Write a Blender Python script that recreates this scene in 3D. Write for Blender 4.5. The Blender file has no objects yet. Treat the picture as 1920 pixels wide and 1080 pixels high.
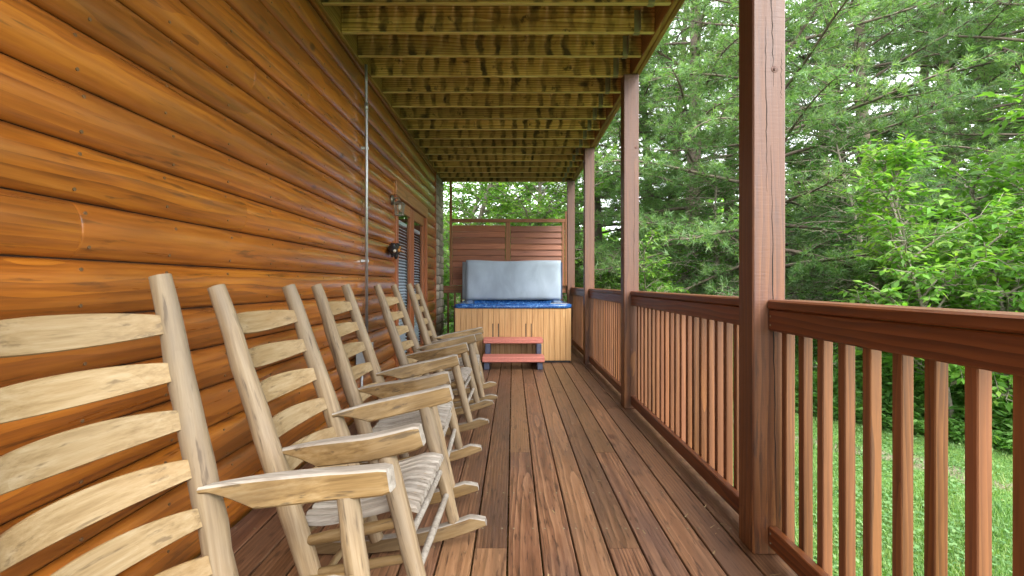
import bpy, math, random
import numpy as np
from mathutils import Vector, Matrix

R = math.radians
random.seed(7)
rng = np.random.default_rng(11)
scene = bpy.context.scene
C = scene.collection

# ------------------------------------------------------------------ camera, sky, sun, exposure
CAM_H = 1.16
cam_d = bpy.data.cameras.new('camera')
cam_d.sensor_width = 36.0
cam_d.lens = 36.0 * 940.0 / 1920.0
cam_d.shift_x = -2.0 / 1920.0
cam_d.shift_y = -8.0 / 1920.0
cam_d.clip_start = 0.02
cam_d.clip_end = 600.0
cam = bpy.data.objects.new('camera', cam_d)
C.objects.link(cam)
cam.location = (0, 0, CAM_H)
cam.rotation_euler = (R(90), 0, 0)
scene.camera = cam

SUN_EL, SUN_AZ = R(46), R(158)          # azimuth clockwise from +Y: behind the camera, to the right
world = bpy.data.worlds.new('World')
scene.world = world
world.use_nodes = True
wn, wl = world.node_tree.nodes, world.node_tree.links
wn.clear()
sky = wn.new('ShaderNodeTexSky')
sky.sky_type = 'NISHITA'
sky.sun_disc = False
sky.sun_elevation = SUN_EL
sky.sun_rotation = SUN_AZ
sky.air_density = 1.0
sky.dust_density = 4.0
cloud = wn.new('ShaderNodeMix'); cloud.data_type = 'RGBA'
cloud.inputs[0].default_value = 0.86          # closed pale cloud cover
cloud.inputs[7].default_value = (11.6, 11.8, 12.4, 1)
wl.new(sky.outputs[0], cloud.inputs[6])
bg = wn.new('ShaderNodeBackground')
bg.inputs[1].default_value = 0.13
wl.new(cloud.outputs[2], bg.inputs[0])
wo = wn.new('ShaderNodeOutputWorld')
wl.new(bg.outputs[0], wo.inputs[0])

sun_d = bpy.data.lights.new('sun', 'SUN')
sun_d.energy = 1.5
sun_d.angle = R(28)
sun_d.color = (1.0, 0.965, 0.9)
sun = bpy.data.objects.new('sun', sun_d)
C.objects.link(sun)
sd = Vector((math.sin(SUN_AZ) * math.cos(SUN_EL), math.cos(SUN_AZ) * math.cos(SUN_EL), math.sin(SUN_EL)))
sun.rotation_euler = sd.to_track_quat('Z', 'Y').to_euler()
sun.location = sd * 40

vs = scene.view_settings
vs.view_transform = 'Standard'
vs.look = 'None'
vs.gamma = 1.0
vs.exposure = 2.1
vs.use_curve_mapping = False
scene.cycles.max_bounces = 8
scene.cycles.diffuse_bounces = 5
scene.cycles.transparent_max_bounces = 8

# ------------------------------------------------------------------ node helpers
class NT:
    def __init__(self, name):
        self.m = bpy.data.materials.new(name)
        self.m.use_nodes = True
        self.n, self.l = self.m.node_tree.nodes, self.m.node_tree.links
        self.b = self.n['Principled BSDF']
        self.out = self.n['Material Output']
    def node(self, t, **kw):
        x = self.n.new(t)
        for k, v in kw.items(): setattr(x, k, v)
        return x
    def put(self, sock, v):
        if hasattr(v, 'is_output'): self.l.new(v, sock)
        else: sock.default_value = v
    def math(self, op, a, b=0.0, clamp=False):
        x = self.node('ShaderNodeMath', operation=op, use_clamp=clamp)
        self.put(x.inputs[0], a); self.put(x.inputs[1], b)
        return x.outputs[0]
    def vmath(self, op, a, b):
        x = self.node('ShaderNodeVectorMath', operation=op)
        self.put(x.inputs[0], a); self.put(x.inputs[1], b)
        return x.outputs[0]
    def noise(self, vec, scale, detail=4, rough=0.55, dist=0.0):
        x = self.node('ShaderNodeTexNoise')
        if vec is not None: self.l.new(vec, x.inputs['Vector'])
        x.inputs['Scale'].default_value = scale
        x.inputs['Detail'].default_value = detail
        x.inputs['Roughness'].default_value = rough
        x.inputs['Distortion'].default_value = dist
        return x.outputs[0]
    def ramp(self, fac, stops):
        x = self.node('ShaderNodeValToRGB')
        e = x.color_ramp.elements
        while len(e) < len(stops): e.new(0.5)
        for i, (p, c) in enumerate(stops):
            e[i].position = p
            e[i].color = (c[0], c[1], c[2], 1) if not isinstance(c, (int, float)) else (c, c, c, 1)
        self.l.new(fac, x.inputs[0])
        return x.outputs[0]
    def mix(self, fac, a, b, blend='MIX'):
        x = self.node('ShaderNodeMix', data_type='RGBA', blend_type=blend)
        self.put(x.inputs[0], fac)
        for s, v in ((x.inputs[6], a), (x.inputs[7], b)):
            if hasattr(v, 'is_output'): self.l.new(v, s)
            else: s.default_value = (v[0], v[1], v[2], 1)
        return x.outputs[2]
    def maprange(self, v, a, b, c, d):
        x = self.node('ShaderNodeMapRange')
        self.l.new(v, x.inputs[0])
        for i, k in enumerate((a, b, c, d)): x.inputs[i + 1].default_value = k
        return x.outputs[0]
    def bump(self, h, strength=0.3, dist=0.003):
        x = self.node('ShaderNodeBump')
        x.inputs['Strength'].default_value = strength
        x.inputs['Distance'].default_value = dist
        self.l.new(h, x.inputs['Height'])
        self.l.new(x.outputs[0], self.b.inputs['Normal'])

def plain(name, col, rough=0.5, metal=0.0, bumpscale=None, bstr=0.2, var=0.15, nscale=14):
    t = NT(name)
    tc = t.node('ShaderNodeTexCoord')
    nz = t.noise(tc.outputs['Object'], nscale, 5)
    f = t.maprange(nz, 0.3, 0.7, 1 - var, 1 + var)
    t.l.new(t.mix(1.0, col, f, 'MULTIPLY'), t.b.inputs['Base Color'])
    t.b.inputs['Roughness'].default_value = rough
    t.b.inputs['Metallic'].default_value = metal
    if bumpscale: t.bump(t.noise(tc.outputs['Object'], bumpscale, 4), bstr, 0.004)
    return t.m

def wood(name, dark, mid, light, axis=1, rough=0.45, ring=16.0, grain=70.0, tint=0.2, stain=None, stain_amt=0.5, stain_scale=2.5,
         bump=0.35, knots=None, knot_scale=3.0, spec=0.5, coat=0.0, bands=None, ringmix=0.6, huevar=0.0, hue2=None, flecks=None, fleck_scale=55.0, fleck_lo=0.64, topcol=None, saw=0.0):
    """procedural timber: growth rings about a tilted pith along `axis`, fibre streaks, blotches, knots, per-piece tint"""
    t = NT(name)
    tc = t.node('ShaderNodeTexCoord')
    oi = t.node('ShaderNodeObjectInfo')
    off = t.vmath('MULTIPLY', oi.outputs['Random'], (1.0, 1.0, 1.0))
    comb = t.node('ShaderNodeCombineXYZ')
    t.put(comb.inputs[0], t.math('MULTIPLY', oi.outputs['Random'], 37.3))
    t.put(comb.inputs[1], t.math('MULTIPLY', oi.outputs['Random'], 91.7))
    t.put(comb.inputs[2], t.math('MULTIPLY', oi.outputs['Random'], 53.1))
    p = t.vmath('ADD', tc.outputs['Object'], comb.outputs[0])
    sl = [1.0, 1.0, 1.0]; sl[axis] = 0.045
    pl = t.vmath('MULTIPLY', p, tuple(sl))            # stretched along the fibre
    sm = [1.0, 1.0, 1.0]; sm[axis] = 0.22
    pm = t.vmath('MULTIPLY', p, tuple(sm))
    # rings: distance from a wandering pith line
    wob = t.noise(pm, 2.4, 3, 0.5)
    rp = [1.0, 1.0, 1.0]; rp[axis] = 0.10
    prg = t.vmath('MULTIPLY', tc.outputs['Object'], tuple(rp))
    shift = [0.13, 0.13, 0.13]
    sc_ = t.node('ShaderNodeCombineXYZ')
    r2 = t.math('FRACT', t.math('MULTIPLY', oi.outputs['Random'], 17.17))
    for i in range(3):
        if i != axis: t.put(sc_.inputs[i], t.math('MULTIPLY', t.math('SUBTRACT', r2, 0.35 + 0.2 * i), 0.16))
        else: t.put(sc_.inputs[i], t.math('MULTIPLY', oi.outputs['Random'], 3.0))
    prg = t.vmath('ADD', prg, sc_.outputs[0])
    wv = t.node('ShaderNodeTexWave', wave_type='RINGS', rings_direction='XYZ'[axis], wave_profile='SAW')
    t.l.new(prg, wv.inputs['Vector'])
    wv.inputs['Scale'].default_value = ring
    wv.inputs['Distortion'].default_value = 0.0
    t.put(wv.inputs['Phase Offset'], t.math('MULTIPLY', wob, 34.0))
    fib = t.noise(pl, grain, 4, 0.6)
    fib2 = t.noise(pl, grain * 3.1, 3, 0.6)
    g = t.math('ADD', t.math('MULTIPLY', wv.outputs['Fac'], ringmix * 0.62), t.math('MULTIPLY', fib, 1.0 - ringmix * 0.62))
    g = t.math('ADD', t.math('MULTIPLY', g, 0.8), t.math('MULTIPLY', fib2, 0.2))
    col = t.ramp(g, [(0.30, dark), (0.49, mid), (0.68, light)])
    blot = t.noise(pm, stain_scale, 5, 0.6)
    if stain is not None:
        f = t.math('MULTIPLY', t.maprange(blot, 0.42, 0.66, 0.0, 1.0), stain_amt)
        col = t.mix(f, col, stain)
    if hue2 is not None:
        r3 = t.math('FRACT', t.math('MULTIPLY', oi.outputs['Random'], 7.77))
        col = t.mix(t.math('MULTIPLY', r3, huevar), col, hue2)
    if bands is not None:          # drip stains from the gaps of the boards above
        bcol, pitch, amt = bands
        sx = t.node('ShaderNodeSeparateXYZ'); t.l.new(tc.outputs['Object'], sx.inputs[0])
        jig = t.noise(p, 9.0, 3)
        ph = t.math('ADD', t.math('MULTIPLY', sx.outputs[0], 6.2832 / pitch), t.math('MULTIPLY', jig, 4.5))
        s = t.math('SINE', ph)
        s = t.maprange(s, -0.1, 0.75, 0.0, 1.0)
        msk = t.maprange(t.noise(p, 4.0, 4, 0.6), 0.36, 0.62, 0.05, 1.0)
        col = t.mix(t.math('MULTIPLY', t.math('MULTIPLY', s, msk), amt), col, bcol)
        bl = t.maprange(t.noise(p, 11.0, 4, 0.6), 0.60, 0.70, 0.0, 0.85)
        col = t.mix(bl, col, bcol)
    if knots is not None:
        km = [1.0, 1.0, 1.0]; km[axis] = 0.55
        vo = t.node('ShaderNodeTexVoronoi', feature='F1')
        t.l.new(t.vmath('MULTIPLY', p, tuple(km)), vo.inputs['Vector'])
        vo.inputs['Scale'].default_value = knot_scale
        d = t.math('ADD', vo.outputs['Distance'], t.math('MULTIPLY', t.math('SUBTRACT', fib, 0.5), 0.05))
        k = t.maprange(d, 0.045, 0.105, 1.0, 0.0)
        col = t.mix(t.math('MULTIPLY', k, 0.85), col, knots)
    if flecks is not None:
        fs = [1.0, 1.0, 1.0]; fs[axis] = 0.10
        fk = t.maprange(t.noise(t.vmath('MULTIPLY', p, tuple(fs)), fleck_scale, 4, 0.62), fleck_lo, fleck_lo + 0.09, 0.0, 0.75)
        col = t.mix(fk, col, flecks)
    if topcol is not None:       # stain bleached by weather towards the top of the piece
        sz = t.node('ShaderNodeSeparateXYZ'); t.l.new(tc.outputs['Object'], sz.inputs[0])
        zz = t.math('ADD', sz.outputs[2], t.math('MULTIPLY', blot, 1.2))
        col = t.mix(t.maprange(zz, 0.9, 2.2, 0.0, 0.62), col, topcol)
    val = t.math('ADD', t.math('MULTIPLY', t.math('SUBTRACT', oi.outputs['Random'], 0.5), 2 * tint), 1.0)
    col = t.mix(1.0, col, val, 'MULTIPLY')
    t.l.new(col, t.b.inputs['Base Color'])
    rr = t.maprange(fib, 0.3, 0.7, rough - 0.07, rough + 0.1)
    t.l.new(rr, t.b.inputs['Roughness'])
    t.b.inputs['Specular IOR Level'].default_value = spec
    if coat:
        t.b.inputs['Coat Weight'].default_value = coat
        t.b.inputs['Coat Roughness'].default_value = 0.16
    h = t.math('ADD', t.math('MULTIPLY', g, 0.7), t.math('MULTIPLY', blot, 0.3))
    if saw:
        sa = [0.15, 0.15, 0.15]; sa[axis] = 1.0
        sn = t.noise(t.vmath('MULTIPLY', p, tuple(sa)), 120.0, 2, 0.5)
        h = t.math('ADD', h, t.math('MULTIPLY', sn, saw))
    t.bump(h, bump, 0.004)
    return t.m

M = {}
M['log'] = wood('log_stain', (0.140, 0.039, 0.006), (0.36, 0.108, 0.010), (0.52, 0.186, 0.017), axis=1, rough=0.34, ring=9, grain=40, tint=0.06,
                stain=(0.13, 0.046, 0.010), stain_amt=0.7, stain_scale=3.2, bump=0.35, knots=(0.05, 0.016, 0.005), knot_scale=3.4, spec=0.6, coat=0.9,
                flecks=(0.10, 0.034, 0.008), fleck_scale=30, fleck_lo=0.60,
                ringmix=0.35, huevar=0.22, hue2=(0.36, 0.110, 0.024))
M['deck'] = wood('deck_stain', (0.038, 0.016, 0.009), (0.140, 0.061, 0.032), (0.28, 0.148, 0.080), axis=1, rough=0.36, ring=19, grain=64, tint=0.30,
                 stain=(0.066, 0.036, 0.031), stain_amt=0.8, stain_scale=4.2, bump=0.6, knots=(0.05, 0.018, 0.010), knot_scale=2.3, ringmix=0.5,
                 huevar=0.5, hue2=(0.23, 0.125, 0.055), flecks=(0.035, 0.016, 0.010), fleck_scale=70, fleck_lo=0.56)
M['post'] = wood('post_stain', (0.045, 0.015, 0.005), (0.120, 0.042, 0.011), (0.21, 0.082, 0.022), axis=2, rough=0.48, ring=11, grain=38, tint=0.08,
                 stain=(0.085, 0.028, 0.009), stain_amt=0.6, stain_scale=2.4, bump=0.5, knots=(0.06, 0.022, 0.012), knot_scale=2.4, ringmix=0.45,
                 topcol=(0.118, 0.062, 0.048), saw=0.35, flecks=(0.035, 0.014, 0.008), fleck_scale=48, fleck_lo=0.57)
M['rail'] = wood('rail_stain', (0.060, 0.016, 0.005), (0.125, 0.036, 0.009), (0.195, 0.062, 0.016), axis=1, rough=0.42, ring=14, grain=60, tint=0.12,
                 stain=(0.15, 0.035, 0.012), stain_amt=0.4, bump=0.3, ringmix=0.6)
M['baluster'] = wood('baluster_stain', (0.046, 0.016, 0.004), (0.118, 0.042, 0.009), (0.20, 0.078, 0.019), axis=2, rough=0.5, ring=20, grain=75, tint=0.2,
                     stain=(0.21, 0.062, 0.022), stain_amt=0.4, bump=0.45, ringmix=0.5, huevar=0.3, hue2=(0.33, 0.15, 0.085))
M['joist'] = wood('joist_treated', (0.25, 0.115, 0.032), (0.56, 0.295, 0.085), (0.74, 0.46, 0.165), axis=0, rough=0.7, ring=15, grain=60, tint=0.22,
                  stain=(0.20, 0.095, 0.026), stain_amt=0.7, stain_scale=3.0, bump=0.4, knots=(0.045, 0.022, 0.008), knot_scale=2.7,
                  bands=((0.040, 0.020, 0.007), 0.1467, 0.92), ringmix=0.7)
M['joist_edge_lit'] = wood('joist_edge_painted_light', (0.40, 0.25, 0.09), (0.60, 0.42, 0.17), (0.70, 0.53, 0.25), axis=0, rough=0.7, tint=0.15, bump=0.3)  # joist undersides: light from the deck below painted in as a paler colour
M['beam'] = wood('beam_treated', (0.20, 0.105, 0.028), (0.35, 0.19, 0.055), (0.46, 0.28, 0.092), axis=1, rough=0.65, ring=14, grain=60, tint=0.15,
                 stain=(0.12, 0.06, 0.02), stain_amt=0.5, bump=0.35)
M['ceil'] = wood('upper_deck_board', (0.14, 0.085, 0.03), (0.25, 0.16, 0.055), (0.34, 0.23, 0.08), axis=1, rough=0.8, tint=0.25, stain=(0.05, 0.03, 0.015), stain_amt=0.6)
CH = dict(rough=0.62, grain=62, tint=0.10, stain_scale=7.0, bump=0.55, ringmix=0.12, fleck_scale=46, fleck_lo=0.58)
M['chair_z'] = wood('chair_timber_upright', (0.127, 0.081, 0.038), (0.234, 0.163, 0.086), (0.312, 0.239, 0.148), axis=2, ring=9, stain=(0.159, 0.123, 0.085), stain_amt=0.7, flecks=(0.068, 0.044, 0.025),
                    knots=(0.148, 0.084, 0.035), knot_scale=4.0, **CH)
M['chair_y'] = wood('chair_timber_slat', (0.168, 0.105, 0.042), (0.268, 0.186, 0.089), (0.341, 0.258, 0.147), axis=1, ring=8, stain=(0.229, 0.130, 0.041), stain_amt=0.5, flecks=(0.114, 0.072, 0.032),
                    knots=(0.257, 0.130, 0.036), knot_scale=3.0, **CH)
M['chair_x'] = wood('chair_timber_arm', (0.115, 0.065, 0.020), (0.222, 0.137, 0.050), (0.301, 0.212, 0.102), axis=0, ring=8, stain=(0.088, 0.055, 0.024), stain_amt=0.7, flecks=(0.051, 0.033, 0.016),
                    knots=(0.108, 0.057, 0.022), knot_scale=4.0, **CH)
M['chair_grey'] = wood('chair_timber_weathered', (0.158, 0.133, 0.105), (0.303, 0.270, 0.227), (0.394, 0.365, 0.315), axis=0, ring=9, stain=(0.179, 0.143, 0.108), stain_amt=0.6, flecks=(0.120, 0.091, 0.063), **CH)
M['tubwood'] = wood('tub_cabinet_plank', (0.34, 0.175, 0.062), (0.47, 0.265, 0.105), (0.54, 0.335, 0.15), axis=2, rough=0.5, ring=10, grain=60, tint=0.05, bump=0.15, ringmix=0.3)
M['screen'] = wood('screen_slat_stain', (0.13, 0.042, 0.018), (0.26, 0.090, 0.042), (0.37, 0.155, 0.080), axis=0, rough=0.55, tint=0.25, stain=(0.15, 0.065, 0.05), stain_amt=0.5)
M['screen_v'] = wood('screen_frame_stain', (0.13, 0.042, 0.014), (0.22, 0.078, 0.024), (0.30, 0.12, 0.04), axis=2, rough=0.55, tint=0.12)
M['screen_h'] = wood('screen_rail_stain', (0.13, 0.042, 0.014), (0.22, 0.078, 0.024), (0.30, 0.12, 0.04), axis=0, rough=0.55, tint=0.12)
M['trim'] = wood('door_trim_stain', (0.17, 0.045, 0.010), (0.28, 0.080, 0.020), (0.36, 0.12, 0.035), axis=2, rough=0.42, tint=0.1)
M['trim_h'] = wood('door_header_stain', (0.19, 0.08, 0.024), (0.30, 0.13, 0.045), (0.38, 0.18, 0.07), axis=1, rough=0.45, tint=0.1)
M['dark'] = plain('dark_gap', (0.012, 0.008, 0.006), 0.9)
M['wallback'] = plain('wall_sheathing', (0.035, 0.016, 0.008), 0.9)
M['galv'] = plain('galvanised_steel', (0.42, 0.44, 0.45), 0.42, 0.85, 40, 0.1)
M['hanger'] = plain('weathered_hanger', (0.30, 0.27, 0.18), 0.6, 0.5, 40, 0.1)
M['nail'] = plain('nail_head', (0.20, 0.12, 0.06), 0.4, 0.5)
M['boxgrey'] = plain('grey_box_paint', (0.30, 0.33, 0.34), 0.5)
M['black'] = plain('black_iron', (0.016, 0.016, 0.018), 0.4, 0.2)
M['orange'] = plain('orange_paint', (0.42, 0.17, 0.03), 0.5)
M['pale'] = plain('pale_paint', (0.55, 0.52, 0.45), 0.5)
M['lampmetal'] = plain('pewter_lamp_metal', (0.21, 0.19, 0.15), 0.4, 0.7)
M['blind'] = plain('white_blind', (0.58, 0.62, 0.67), 0.5)
M['step_red'] = plain('step_tread_plastic', (0.45, 0.155, 0.115), 0.55, 0.0, 160, 0.3, 0.12, 40)
M['step_leg'] = plain('step_leg_plastic', (0.055, 0.066, 0.105), 0.5, 0.0, 120, 0.2)
M['bark'] = plain('pine_bark', (0.115, 0.088, 0.066), 0.9, 0.0, 25, 0.8, 0.4, 9)
M['bark2'] = plain('pale_bark', (0.22, 0.19, 0.15), 0.85, 0.0, 25, 0.6, 0.3, 9)

def make_glass(name, tint=(1, 1, 1), rough=0.02):
    t = NT(name)
    t.b.inputs['Base Color'].default_value = (*tint, 1)
    t.b.inputs['Transmission Weight'].default_value = 1.0
    t.b.inputs['Roughness'].default_value = rough
    t.b.inputs['IOR'].default_value = 1.45
    return t.m
def make_pane(name, ior=1.5, rough=0.0):
    t = NT(name)
    fr = t.node('ShaderNodeFresnel'); fr.inputs['IOR'].default_value = ior
    tr = t.node('ShaderNodeBsdfTransparent'); tr.inputs[0].default_value = (0.93, 0.96, 0.97, 1)
    gl = t.node('ShaderNodeBsdfGlossy'); gl.inputs['Roughness'].default_value = rough
    mx = t.node('ShaderNodeMixShader')
    ge = t.node('ShaderNodeNewGeometry')
    t.l.new(t.math('MULTIPLY', fr.outputs[0], t.math('SUBTRACT', 1.0, ge.outputs['Backfacing'])), mx.inputs[0]); t.l.new(tr.outputs[0], mx.inputs[1]); t.l.new(gl.outputs[0], mx.inputs[2])
    t.l.new(mx.outputs[0], t.out.inputs[0])
    return t.m
M['glass'] = make_pane('clear_glass')
M['frost'] = make_pane('frosted_lamp_glass', 1.9, 0.3)

def make_shell():
    t = NT('blue_marbled_acrylic')
    tc = t.node('ShaderNodeTexCoord')
    n1 = t.noise(tc.outputs['Object'], 26, 6, 0.7, 0.6)
    n2 = t.noise(tc.outputs['Object'], 90, 3, 0.6)
    f = t.math('ADD', t.math('MULTIPLY', n1, 0.65), t.math('MULTIPLY', n2, 0.35))
    t.l.new(t.ramp(f, [(0.38, (0.006, 0.030, 0.13)), (0.52, (0.016, 0.095, 0.32)), (0.62, (0.16, 0.34, 0.60))]), t.b.inputs['Base Color'])
    t.b.inputs['Roughness'].default_value = 0.16
    return t.m
M['shell'] = make_shell()

def make_vinyl(name, col):
    t = NT(name)
    tc = t.node('ShaderNodeTexCoord')
    n1 = t.noise(t.vmath('MULTIPLY', tc.outputs['Object'], (1.3, 1, 0.7)), 3.0, 3, 0.5, 0.5)
    n2 = t.noise(tc.outputs['Object'], 260, 2)
    t.l.new(t.ramp(n1, [(0.35, tuple(c * 0.88 for c in col)), (0.65, tuple(min(1, c * 1.1) for c in col))]), t.b.inputs['Base Color'])
    t.b.inputs['Roughness'].default_value = 0.62
    t.bump(t.math('ADD', n1, t.math('MULTIPLY', n2, 0.04)), 0.3, 0.02)
    return t.m
M['vinyl'] = make_vinyl('grey_blue_vinyl', (0.31, 0.375, 0.44))
M['vinyl_dark'] = make_vinyl('navy_vinyl_skirt', (0.035, 0.05, 0.095))
M['vinyl_pipe'] = make_vinyl('vinyl_piping', (0.30, 0.235, 0.235))

def make_stone():
    t = NT('field_stone')
    tc = t.node('ShaderNodeTexCoord'); oi = t.node('ShaderNodeObjectInfo')
    n1 = t.noise(tc.outputs['Object'], 18, 5, 0.6)
    c = t.ramp(n1, [(0.3, (0.22, 0.175, 0.13)), (0.5, (0.42, 0.36, 0.28)), (0.7, (0.58, 0.52, 0.43))])
    v = t.math('ADD', t.math('MULTIPLY', oi.outputs['Random'], 0.7), 0.6)
    t.l.new(t.mix(1.0, c, v, 'MULTIPLY'), t.b.inputs['Base Color'])
    t.b.inputs['Roughness'].default_value = 0.85
    t.bump(n1, 0.8, 0.02)
    return t.m
M['stone'] = make_stone()
M['mortar'] = plain('mortar', (0.20, 0.17, 0.14), 0.95, 0, 60, 0.6)

def foliage(name, stops, trans=0.35, rough=0.5, patch=0.9, spec=0.35):
    t = NT(name)
    g = t.node('ShaderNodeNewGeometry'); tc = t.node('ShaderNodeTexCoord')
    n = t.noise(tc.outputs['Object'], patch, 3, 0.6)
    f = t.math('ADD', t.math('MULTIPLY', g.outputs['Random Per Island'], 0.55), t.math('MULTIPLY', t.maprange(n, 0.3, 0.7, 0.0, 1.0), 0.45))
    col = t.ramp(f, stops)
    t.l.new(col, t.b.inputs['Base Color'])
    t.b.inputs['Roughness'].default_value = rough
    t.b.inputs['Specular IOR Level'].default_value = spec
    tr = t.node('ShaderNodeBsdfTranslucent')
    t.l.new(t.mix(1.0, col, (1.25, 1.35, 0.5), 'MULTIPLY'), tr.inputs['Color'])
    mx = t.node('ShaderNodeMixShader')
    mx.inputs[0].default_value = trans
    t.l.new(t.b.outputs[0], mx.inputs[1]); t.l.new(tr.outputs[0], mx.inputs[2])
    t.l.new(mx.outputs[0], t.out.inputs[0])
    return t.m
M['needle'] = foliage('pine_needles', [(0.0, (0.080, 0.165, 0.062)), (0.45, (0.130, 0.245, 0.092)), (0.8, (0.220, 0.325, 0.135)), (1.0, (0.36, 0.42, 0.26))], 0.52, 0.42, 0.7, 0.5)
M['needle2'] = foliage('grey_pine_needles', [(0.0, (0.085, 0.165, 0.088)), (0.5, (0.140, 0.245, 0.128)), (1.0, (0.33, 0.40, 0.28))], 0.52, 0.42, 0.7, 0.5)
M['leaf'] = foliage('woodland_leaves', [(0.0, (0.075, 0.170, 0.034)), (0.5, (0.130, 0.270, 0.055)), (1.0, (0.23, 0.37, 0.09))], 0.52, 0.42, 0.8)
M['leaf_bright'] = foliage('young_bright_leaves', [(0.0, (0.070, 0.185, 0.030)), (0.5, (0.130, 0.285, 0.046)), (1.0, (0.29, 0.41, 0.085))], 0.46, 0.42, 1.6)
M['leaf_dark'] = foliage('cedar_sprays', [(0.0, (0.030, 0.090, 0.022)), (0.5, (0.055, 0.145, 0.034)), (1.0, (0.110, 0.22, 0.055))], 0.4, 0.5, 1.2)
M['weed'] = foliage('weed_leaves', [(0.0, (0.090, 0.210, 0.056)), (0.5, (0.155, 0.320, 0.085)), (1.0, (0.26, 0.42, 0.12))], 0.58, 0.5, 1.0)
M['grass'] = foliage('lawn_blades', [(0.0, (0.060, 0.150, 0.045)), (0.40, (0.110, 0.225, 0.060)), (0.75, (0.20, 0.300, 0.085)), (1.0, (0.36, 0.37, 0.16))], 0.35, 0.55, 2.2)

# ------------------------------------------------------------------ mesh helpers
def new_obj(name, me, parent=None, loc=(0, 0, 0), rot=(0, 0, 0), mat=None):
    if mat is not None and len(me.materials) == 0: me.materials.append(mat)
    o = bpy.data.objects.new(name, me)
    C.objects.link(o)
    o.location = loc; o.rotation_euler = rot
    if parent is not None: o.parent = parent
    return o

def empty(name, loc=(0, 0, 0), rot=(0, 0, 0)):
    o = bpy.data.objects.new(name, None)
    C.objects.link(o)
    o.empty_display_size = 0.1
    o.location = loc; o.rotation_euler = rot
    return o

def tag(o, label=None, cat=None, group=None, kind=None):
    if label: o['label'] = label
    if cat: o['category'] = cat
    if group: o['group'] = group
    if kind: o['kind'] = kind
    return o

def pymesh(name, v, f, smooth=False, mat=None):
    me = bpy.data.meshes.new(name)
    me.from_pydata([tuple(x) for x in v], [], f)
    if smooth: me.polygons.foreach_set('use_smooth', [True] * len(me.polygons))
    if mat is not None: me.materials.append(mat)
    me.update()
    return me

def npmesh(name, verts, faces, mat=None, smooth=False):
    """verts Nx3, faces Mxk (all of one size)"""
    verts = np.ascontiguousarray(verts, dtype=np.float32); faces = np.ascontiguousarray(faces, dtype=np.int32)
    me = bpy.data.meshes.new(name)
    me.vertices.add(len(verts)); me.vertices.foreach_set('co', verts.ravel())
    k = faces.shape[1]
    me.loops.add(faces.size); me.loops.foreach_set('vertex_index', faces.ravel())
    me.polygons.add(len(faces))
    me.polygons.foreach_set('loop_start', np.arange(0, faces.size, k, dtype=np.int32))
    me.update(calc_edges=True)
    if smooth: me.polygons.foreach_set('use_smooth', np.ones(len(faces), dtype=bool))
    if mat is not None: me.materials.append(mat)
    return me

def cbox_data(sx, sy, sz, c=0.004, ctr=(0, 0, 0)):
    """box with chamfered edges"""
    hx, hy, hz = sx / 2, sy / 2, sz / 2
    c = min(c, hx * .45, hy * .45, hz * .45)
    V, idx = [], {}
    for ix in (-1, 1):
        for iy in (-1, 1):
            for iz in (-1, 1):
                for ax in range(3):
                    p = [ix * (hx - c), iy * (hy - c), iz * (hz - c)]
                    p[ax] = (ix * hx, iy * hy, iz * hz)[ax]
                    idx[(ix, iy, iz, ax)] = len(V)
                    V.append((p[0] + ctr[0], p[1] + ctr[1], p[2] + ctr[2]))
    F = []
    sg = lambda ax, s, a, b: {0: (s, a, b), 1: (a, s, b), 2: (a, b, s)}[ax]
    for ax in range(3):
        for s in (-1, 1):
            q = [idx[(*sg(ax, s, a, b), ax)] for a, b in ((-1, -1), (1, -1), (1, 1), (-1, 1))]
            F.append(q if (s > 0) != (ax == 1) else q[::-1])
    for ax in range(3):       # edges parallel to ax
        o1, o2 = [k for k in range(3) if k != ax]
        for a in (-1, 1):
            for b in (-1, 1):
                def key(s, n):
                    k = [0, 0, 0]; k[ax] = s; k[o1] = a; k[o2] = b
                    return idx[(k[0], k[1], k[2], n)]
                q = [key(-1, o1), key(1, o1), key(1, o2), key(-1, o2)]
                flip = (a * b > 0) != (ax == 1)
                F.append(q[::-1] if flip else q)
    for ix in (-1, 1):
        for iy in (-1, 1):
            for iz in (-1, 1):
                q = [idx[(ix, iy, iz, k)] for k in range(3)]
                F.append(q if ix * iy * iz > 0 else q[::-1])
    return V, F

def plank_data(sx, sy, sz, c):
    hx, hy, hz = sx / 2, sy / 2, sz / 2
    prof = [(-hx, -hz), (hx, -hz), (hx, hz - c), (hx - c * .4, hz - c * .3), (hx - c, hz), (-hx + c, hz), (-hx + c * .4, hz - c * .3), (-hx, hz - c)]
    n = len(prof)
    V = [(x, -hy, z) for x, z in prof] + [(x, hy, z) for x, z in prof]
    F = [[k, (k + 1) % n, n + (k + 1) % n, n + k][::-1] for k in range(n)]
    F += [list(range(n)), list(range(n, 2 * n))[::-1]]
    return V, [f[::-1] for f in F[:n]] + F[n:]
_bc = {}
def box(name, x0, x1, y0, y1, z0, z1, mat, parent=None, c=0.004, base='c', rot=(0, 0, 0)):
    """chamfered box as an object whose origin is its centre; alike boxes share one mesh"""
    key = (round(x1 - x0, 4), round(y1 - y0, 4), round(z1 - z0, 4), c, mat.name)
    if key not in _bc:
        _bc[key] = pymesh(name, *cbox_data(x1 - x0, y1 - y0, z1 - z0, c), mat=mat)
    return new_obj(name, _bc[key], parent, ((x0 + x1) / 2, (y0 + y1) / 2, (z0 + z1) / 2), rot)

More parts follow.
